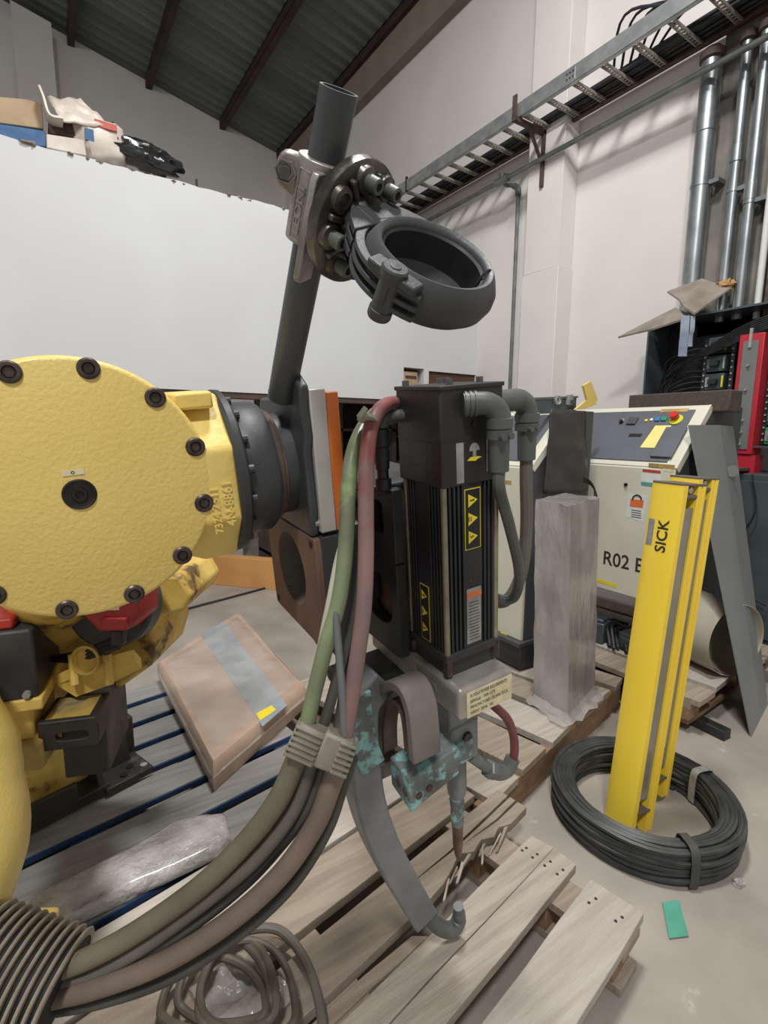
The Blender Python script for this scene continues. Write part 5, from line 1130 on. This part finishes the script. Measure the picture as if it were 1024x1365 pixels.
# roll lying on the cabinet pallet
ra = V((2.74, 1.03, .173+.182)); rd = V((.25, .95, 0)).normalized()
rl = thing('paper_roll', ra-V((0, 0, .18)), 'cream rolled sheet lying open ended beside the cream cabinet', 'roll')
obj('roll', MB().lathe(axframe(ra, rd), [(.174, .02), (.180, .0), (.182, .0), (.182, .34), (.174, .34)], 44, cap=False), 'roll_cream', rl)
obj('roll_core', MB().lathe(axframe(ra, rd), [(.172, .012), (.15, .12), (0, .14)], 40, cap=False), 'roll_cream', rl)
top('connector_box', MB().box(rotz((2.53, 1.60, .173), .2), (0, 0, 0), (.10, .09, .12)).box(rotz((2.53, 1.60, .173), .2), (.01, .01, .12), (.09, .08, .14)), 'steel_blue_grey', 'grey connector box on the pallet under the cream cabinet, nearer the wrapped box', 'connector', bevel=.006)
top('connector_box', MB().box(rotz((2.55, 1.43, .173), -.1), (0, 0, 0), (.12, .10, .10)).box(rotz((2.55, 1.43, .173), -.1), (-.01, .02, .02), (.0, .08, .08)), 'steel_blue_grey', 'grey connector box on the pallet under the cream cabinet, nearer the sensor columns', 'connector', bevel=.006)
for k in range(7):
    q0 = V((2.50+rnd(0, .15), 1.35+rnd(0, .5), .19)); top('loose_lead', MB().tube(smooth([q0, q0+V((.1, .08, .05+rnd(0, .08))), q0+V((.22, .02, .03)), q0+V((.3, .16, .0))], 5), .009, 6), 'cable_black', 'short black lead lying under the cream control cabinet', 'cable', 'leads under the cream cabinet')
mb = MB(); gq = [G(883, 1205), G(905, 1202), G(918, 1250), G(892, 1253)]
mb.add([p+V((0, 0, .006)) for p in gq]+[p+V((0, 0, .004)) for p in gq], [(0,1,2,3), (7,6,5,4), (0,4,5,1), (1,5,6,2), (2,6,7,3), (3,7,4,0)])
top('green_film', mb, 'green_film', 'scrap of green plastic film on the concrete beside the coil', 'plastic scrap')
for k, (x, y, s_) in enumerate(((985, 1180, .02), (790, 955, .05), (775, 1010, .03))):
    top('plastic_scrap', MB().blob(WF.at(*(G(x, y)+V((0, 0, .004)))), s_, s_*.7, .010, .5, 4, 16, 8, seed=k, flat=-.5), 'wrap_clear', ['crumpled clear plastic scrap on open floor right of the coil', 'crumpled clear film between the wrapped box pallet and the columns', 'crumpled clear film between the pallet edge and the coil'][k], 'plastic scrap')

# ================================================================== FLOOR THINGS ON THE LEFT
# flat carton under clear film
ct = thing('flat_carton', G(300, 930, .15), 'flat brown carton with a grey tape band under clear film', 'carton')
cz = .245; cq = [G(210, 882, cz), G(318, 816, cz), G(408, 915, cz), G(284, 1020, cz)]
mb = MB(); nS = 9; vs = []
ed = []
for e in range(4):
    for s_ in range(nS): ed.append(cq[e].lerp(cq[(e+1) % 4], s_/nS))
cen = sum(cq, V((0, 0, 0)))/4
for z, inset in ((.147, .004), (.19, -.006), (.235, .0), (cz+.004, .015)):
    for k, p in enumerate(ed):
        d_ = (cen-p); d_.z = 0
        q_ = p+d_.normalized()*(inset+.006*noise.noise(V((k*.8, z*20, 1)))); q_.z = z+.006*noise.noise(V((p.x*7, p.y*7, 2)))*(1 if z > .2 else 0); vs.append(q_)
n4 = 4*nS
fs_ = [(k*n4+i, k*n4+(i+1) % n4, (k+1)*n4+(i+1) % n4, (k+1)*n4+i) for k in range(3) for i in range(n4)]+[tuple(3*n4+i for i in range(n4)), tuple(range(n4-1, -1, -1))]
obj('carton_body', MB().add(vs, fs_), 'carton', ct, ang=40)
tq = [G(268, 846, cz+.006), G(298, 828, cz+.006), G(383, 940, cz+.006), G(350, 968, cz+.006)]
tqd = [p-V((0, 0, .006)) for p in tq]
tp_ = obj('tape_band', MB().add(tq+tqd, [(0,1,2,3), (7,6,5,4), (0,4,5,1), (1,5,6,2), (2,6,7,3), (3,7,4,0)]), 'tape_grey', ct)
tq = [G(341, 951, cz+.008), G(362, 940, cz+.008), G(368, 946, cz+.008), G(347, 960, cz+.008)]
obj('yellow_label', MB().add(tq+[p-V((0, 0, .003)) for p in tq], [(0,1,2,3), (7,6,5,4), (0,4,5,1), (1,5,6,2), (2,6,7,3), (3,7,4,0)]), 'label_yellow', tp_)
mb = MB(); vs = []
for j in range(15):
    for i in range(15):
        p = cq[0].lerp(cq[1], i/14).lerp(cq[3].lerp(cq[2], i/14), j/14); p.z = cz+.012+.012*noise.noise(V((p.x*8, p.y*6, 5)))+.005*noise.noise(V((p.x*25, p.y*18, 2)))
        ee = min(i, j, 14-i, 14-j)
        if ee == 0: p.z = cz-.04; p = p+(p-cen).normalized()*.012
        vs.append(p)
obj('clear_film', MB().add(vs, [(j*15+i, j*15+i+1, (j+1)*15+i+1, (j+1)*15+i) for j in range(14) for i in range(14)]), 'film' if 'film' in MATS else 'wrap_clear', ct, ang=80)
# long wrapped package
lq = [G(-10, 1222, .19), G(240, 1090, .19), G(300, 1082, .19), G(306, 1112, .19), G(290, 1128, .19), G(70, 1228, .19), G(-10, 1262, .19)]
vs = []; L7 = []
for e in range(7):
    for s_ in range(8): L7.append(lq[e].lerp(lq[(e+1) % 7], s_/8))
cen7 = sum(L7, V((0, 0, 0)))/len(L7)
for z, ins in ((.150, 0), (.172, -.004), (.188, .004), (.193, .02)):
    for k, p in enumerate(L7):
        d_ = cen7-p; d_.z = 0; q_ = p+d_.normalized()*(ins+.006*noise.noise(V((k*.9, z*60, 3)))); q_.z = z+(.008*noise.noise(V((p.x*14, p.y*14, 8))) if z > .18 else 0); vs.append(q_)
n7 = len(L7)
top('wrapped_package', MB().add(vs, [(k*n7+i, k*n7+(i+1) % n7, (k+1)*n7+(i+1) % n7, (k+1)*n7+i) for k in range(3) for i in range(n7)]+[tuple(3*n7+i for i in range(n7)), tuple(range(n7-1, -1, -1))]), 'wrap_package', 'long flat package in crinkled silvery plastic on the planks', 'package', ang=60)
# looped cables and clear bag at the front
for k, (cx, cy, rx, ry, z, r) in enumerate(((300, 1330, 62, 78, .20, .0085), (318, 1335, 52, 85, .215, .0085), (285, 1345, 70, 70, .19, .009), (330, 1345, 66, 92, .20, .008))):
    P_ = [G(cx+rx*math.cos(a_)+8*noise.noise(V((k, a_, 0))), cy-ry*math.sin(a_)*(1 if math.sin(a_) > 0 else .45), z+.01*math.sin(3*a_+k)) for a_ in [2*PI*q_/14+k*.2 for q_ in range(14)]]
    top('looped_cable', MB().tube(smooth(P_, 4, closed=True), r, 9, closed=True), 'cable_brown', 'dusty brown cable coiled in loops on the front pallet planks', 'cable', 'coiled cables at the front')
P_ = [G(255, 1290, .175), G(290, 1262, .185), G(330, 1240, .185), G(372, 1240, .18), G(404, 1275, .17), G(424, 1330, .163), G(434, 1400, .162)]
top('loose_cable', MB().tube(smooth(P_, 6), .0105, 10), 'hose_dusty', 'single dusty cable arching past the coiled cables onto the planks', 'cable')
mb = MB(); vs = []
bq = [G(250, 1310, .17), G(330, 1262, .19), G(400, 1330, .17), G(300, 1400, .16)]
for j in range(15):
    for i in range(15):
        p = bq[0].lerp(bq[1], i/14).lerp(bq[3].lerp(bq[2], i/14), j/14); p.z = .172+.03*noise.noise(V((p.x*14, p.y*14, 1)))+.02*noise.noise(V((p.x*40, p.y*40, 4))); vs.append(p)
top('clear_bag', MB().add(vs, [(j*15+i, j*15+i+1, (j+1)*15+i+1, (j+1)*15+i) for j in range(14) for i in range(14)]), 'wrap_clear', 'crumpled clear plastic bag lying under the coiled cables', 'plastic bag', ang=80)
# orange rack beam on the floor and thin cable
oA, oB = G(205, 772), G(392, 789); od = (oB-oA).normalized(); ob = Frame(oA, od, V((-od.y, od.x, 0)), (0, 0, 1)); oL = (oB-oA).length
top('rack_beam', MB().prism(Frame(oA, ob.Y, ob.Z, ob.X), [(0, 0), (.10, 0), (.10, .03), (.02, .04), (.02, .22), (.10, .23), (.10, .26), (0, .26)], -.3, oL+1.2), 'beam_orange', 'orange steel rack beam lying on the floor behind the robot wrist', 'beam', bevel=.004)
obj('beam_tape', MB().box(ob, (.30, -.002, .05), (.55, .0, .17)), 'label_white', bpy.data.objects['rack_beam'])
top('floor_cable', MB().tube(smooth([G(212, 806)+V((0, 0, .008)), G(232, 816)+V((0, 0, .008)), G(280, 805)+V((0, 0, .008)), G(362, 783)+V((0, 0, .008))], 6), .010, 6), 'cable_black', 'thin black cable lying on the floor before the orange beam', 'cable')

# ================================================================== BEHIND AND ABOVE THE PARTITION
sf = thing('storage_shelf', (2.7, 4.7, 0), 'dark brown storage shelving in the opening under the white partition', 'shelf')
SX0, SX1, SY = 1.75, 3.72, 4.55
obj('back_panel', MB().box(None, (SX0, SY+.42, 0), (SX1, SY+.44, 2.0)), 'wall_dark', sf)
for x in (SX0, 2.45, 3.1, SX1-.05): obj('upright', MB().box(None, (x, SY, 0), (x+.05, SY+.42, 2.0)), 'wall_dark', sf)
for z in (.15, .6, 1.0, 1.35, 1.8): obj('shelf_board', MB().box(None, (SX0, SY, z), (SX1, SY+.42, z+.03)), 'door_wood', sf)
for i, (x, z, w_, h_, m_) in enumerate(((1.85, .63, .35, .25, 'carton_plain'), (2.3, 1.03, .12, .2, 'label_silver'), (2.55, .63, .4, .22, 'wall_dark'), (1.9, 1.03, .25, .2, 'wall_dark'), (2.6, 1.03, .35, .24, 'wall_dark'), (3.2, .63, .4, .25, 'carton_plain'))):
    top('stored_box', MB().box(None, (x, SY+.05, z), (x+w_, SY+.38, z+h_)), m_, ['plain carton on the lowest filled shelf, at its end', 'small silver box on the dark shelf behind the hoses', 'dark box on the lowest filled shelf, middle bay', 'dark box on the higher shelf, end bay', 'dark box on the higher shelf, middle bay', 'plain carton on the lowest filled shelf near the door'][i], 'box', bevel=.004)
top('white_board', MB().box(rotz((1.35, 5.2, 0), .1), (0, 0, 0), (.32, .05, .75)), 'label_white', 'white board standing on the floor beyond the opening', 'board', bevel=.004)
ZP = 3.07
def qbox(name, px, Y, dep, matl, label, cat, bev=.006):
    P_ = [PY(x, y, Y) for x, y in px]; f_ = Frame((0, Y, 0), (1, 0, 0), (0, 0, 1), (0, 1, 0))
    return top(name, MB().prism(f_, [(p.x, p.z) for p in P_], 0, dep), matl, label, cat, bevel=bev)
qbox('carton', ((-30, 126), (36, 132), (56, 138), (58, 172), (-30, 160)), 4.20, .30, 'carton_plain', 'tan carton resting on other parcels on top of the white partition', 'carton')
qbox('blue_parcel', ((-30, 160), (60, 174), (62, 196), (-30, 186)), 4.15, .30, 'box_blue', 'blue printed parcel under the tan carton on the partition top', 'parcel')
qbox('brown_box', ((64, 160), (128, 168), (150, 178), (150, 186), (66, 178)), 4.18, .28, 'rust_brown', 'dark brown box under the white sack on the partition top', 'box')
qbox('white_box', ((62, 178), (112, 186), (116, 208), (62, 197)), 4.13, .3, 'bag_white', 'small white box under the dark brown box on the partition', 'box')
p = PY(132, 194, 4.25); top('white_sack', MB().blob(WF.at(*p), .16, .12, .13, .10, 2, 28, 18, flat=-.95, seed=3, pw=.6), 'bag_white', 'bulging white sack with red and blue print beside the black bag', 'sack')
obj('red_print', MB().box(None, (p.x-.03, p.y-.125, p.z+.06), (p.x+.10, p.y-.10, p.z+.10)), 'label_red', bpy.data.objects['white_sack']); obj('blue_print', MB().box(None, (p.x-.09, p.y-.125, p.z-.04), (p.x-.04, p.y-.10, p.z+.03)), 'box_blue', bpy.data.objects['white_sack'])
vs = []; sh_ = [PY(62, 131, 4.2), PY(108, 133, 4.2), PY(150, 172, 4.15), PY(82, 162, 4.1)]
for j in range(9):
    for i in range(9):
        q_ = sh_[0].lerp(sh_[1], i/8).lerp(sh_[3].lerp(sh_[2], i/8), j/8); q_.z += .012*noise.noise(V((i*.7, j*.7, 1))); q_.y += .03*noise.noise(V((i*.5, j*.6, 9))); vs.append(q_)
o = top('folded_sheet', MB().add(vs, [(j*9+i, j*9+i+1, (j+1)*9+i+1, (j+1)*9+i) for j in range(8) for i in range(8)]), 'bag_white', 'off white plastic sheet folded over the brown box on the partition', 'plastic sheet', ang=60)
so = o.modifiers.new('thick', 'SOLIDIFY'); so.thickness = .01
mb = MB().band(smooth([PY(52, 120, 4.15), PY(58, 135, 4.14), PY(66, 158, 4.13), PY(84, 163, 4.12)], 4), (0, 1, 0), .12, .012)
top('bent_strip', mb, 'bag_white', 'bent off white strip poking up beside the tan carton', 'strip')
p = PY(195, 211, 4.22); top('black_bag', MB().blob(Frame(p, V((1, 0, -.12)), (0, 1, 0), V((.12, 0, 1))), .235, .12, .085, .22, 2.5, 36, 20, seed=5, flat=-.7), 'bag_black', 'shiny black plastic bag lying on the partition top', 'bag')
top('steel_rod', MB().tube([PY(150, 163, 4.15), PY(157, 186, 4.15)], .008, 6), 'ink', 'short dark rod standing between white sack and black bag', 'rod')
top('rebar_stub', MB().tube([PY(262, 239, 4.12), PY(262, 248, 4.12)], .009, 6), 'ink', 'rebar stub sticking out of the partition top edge', 'rod')
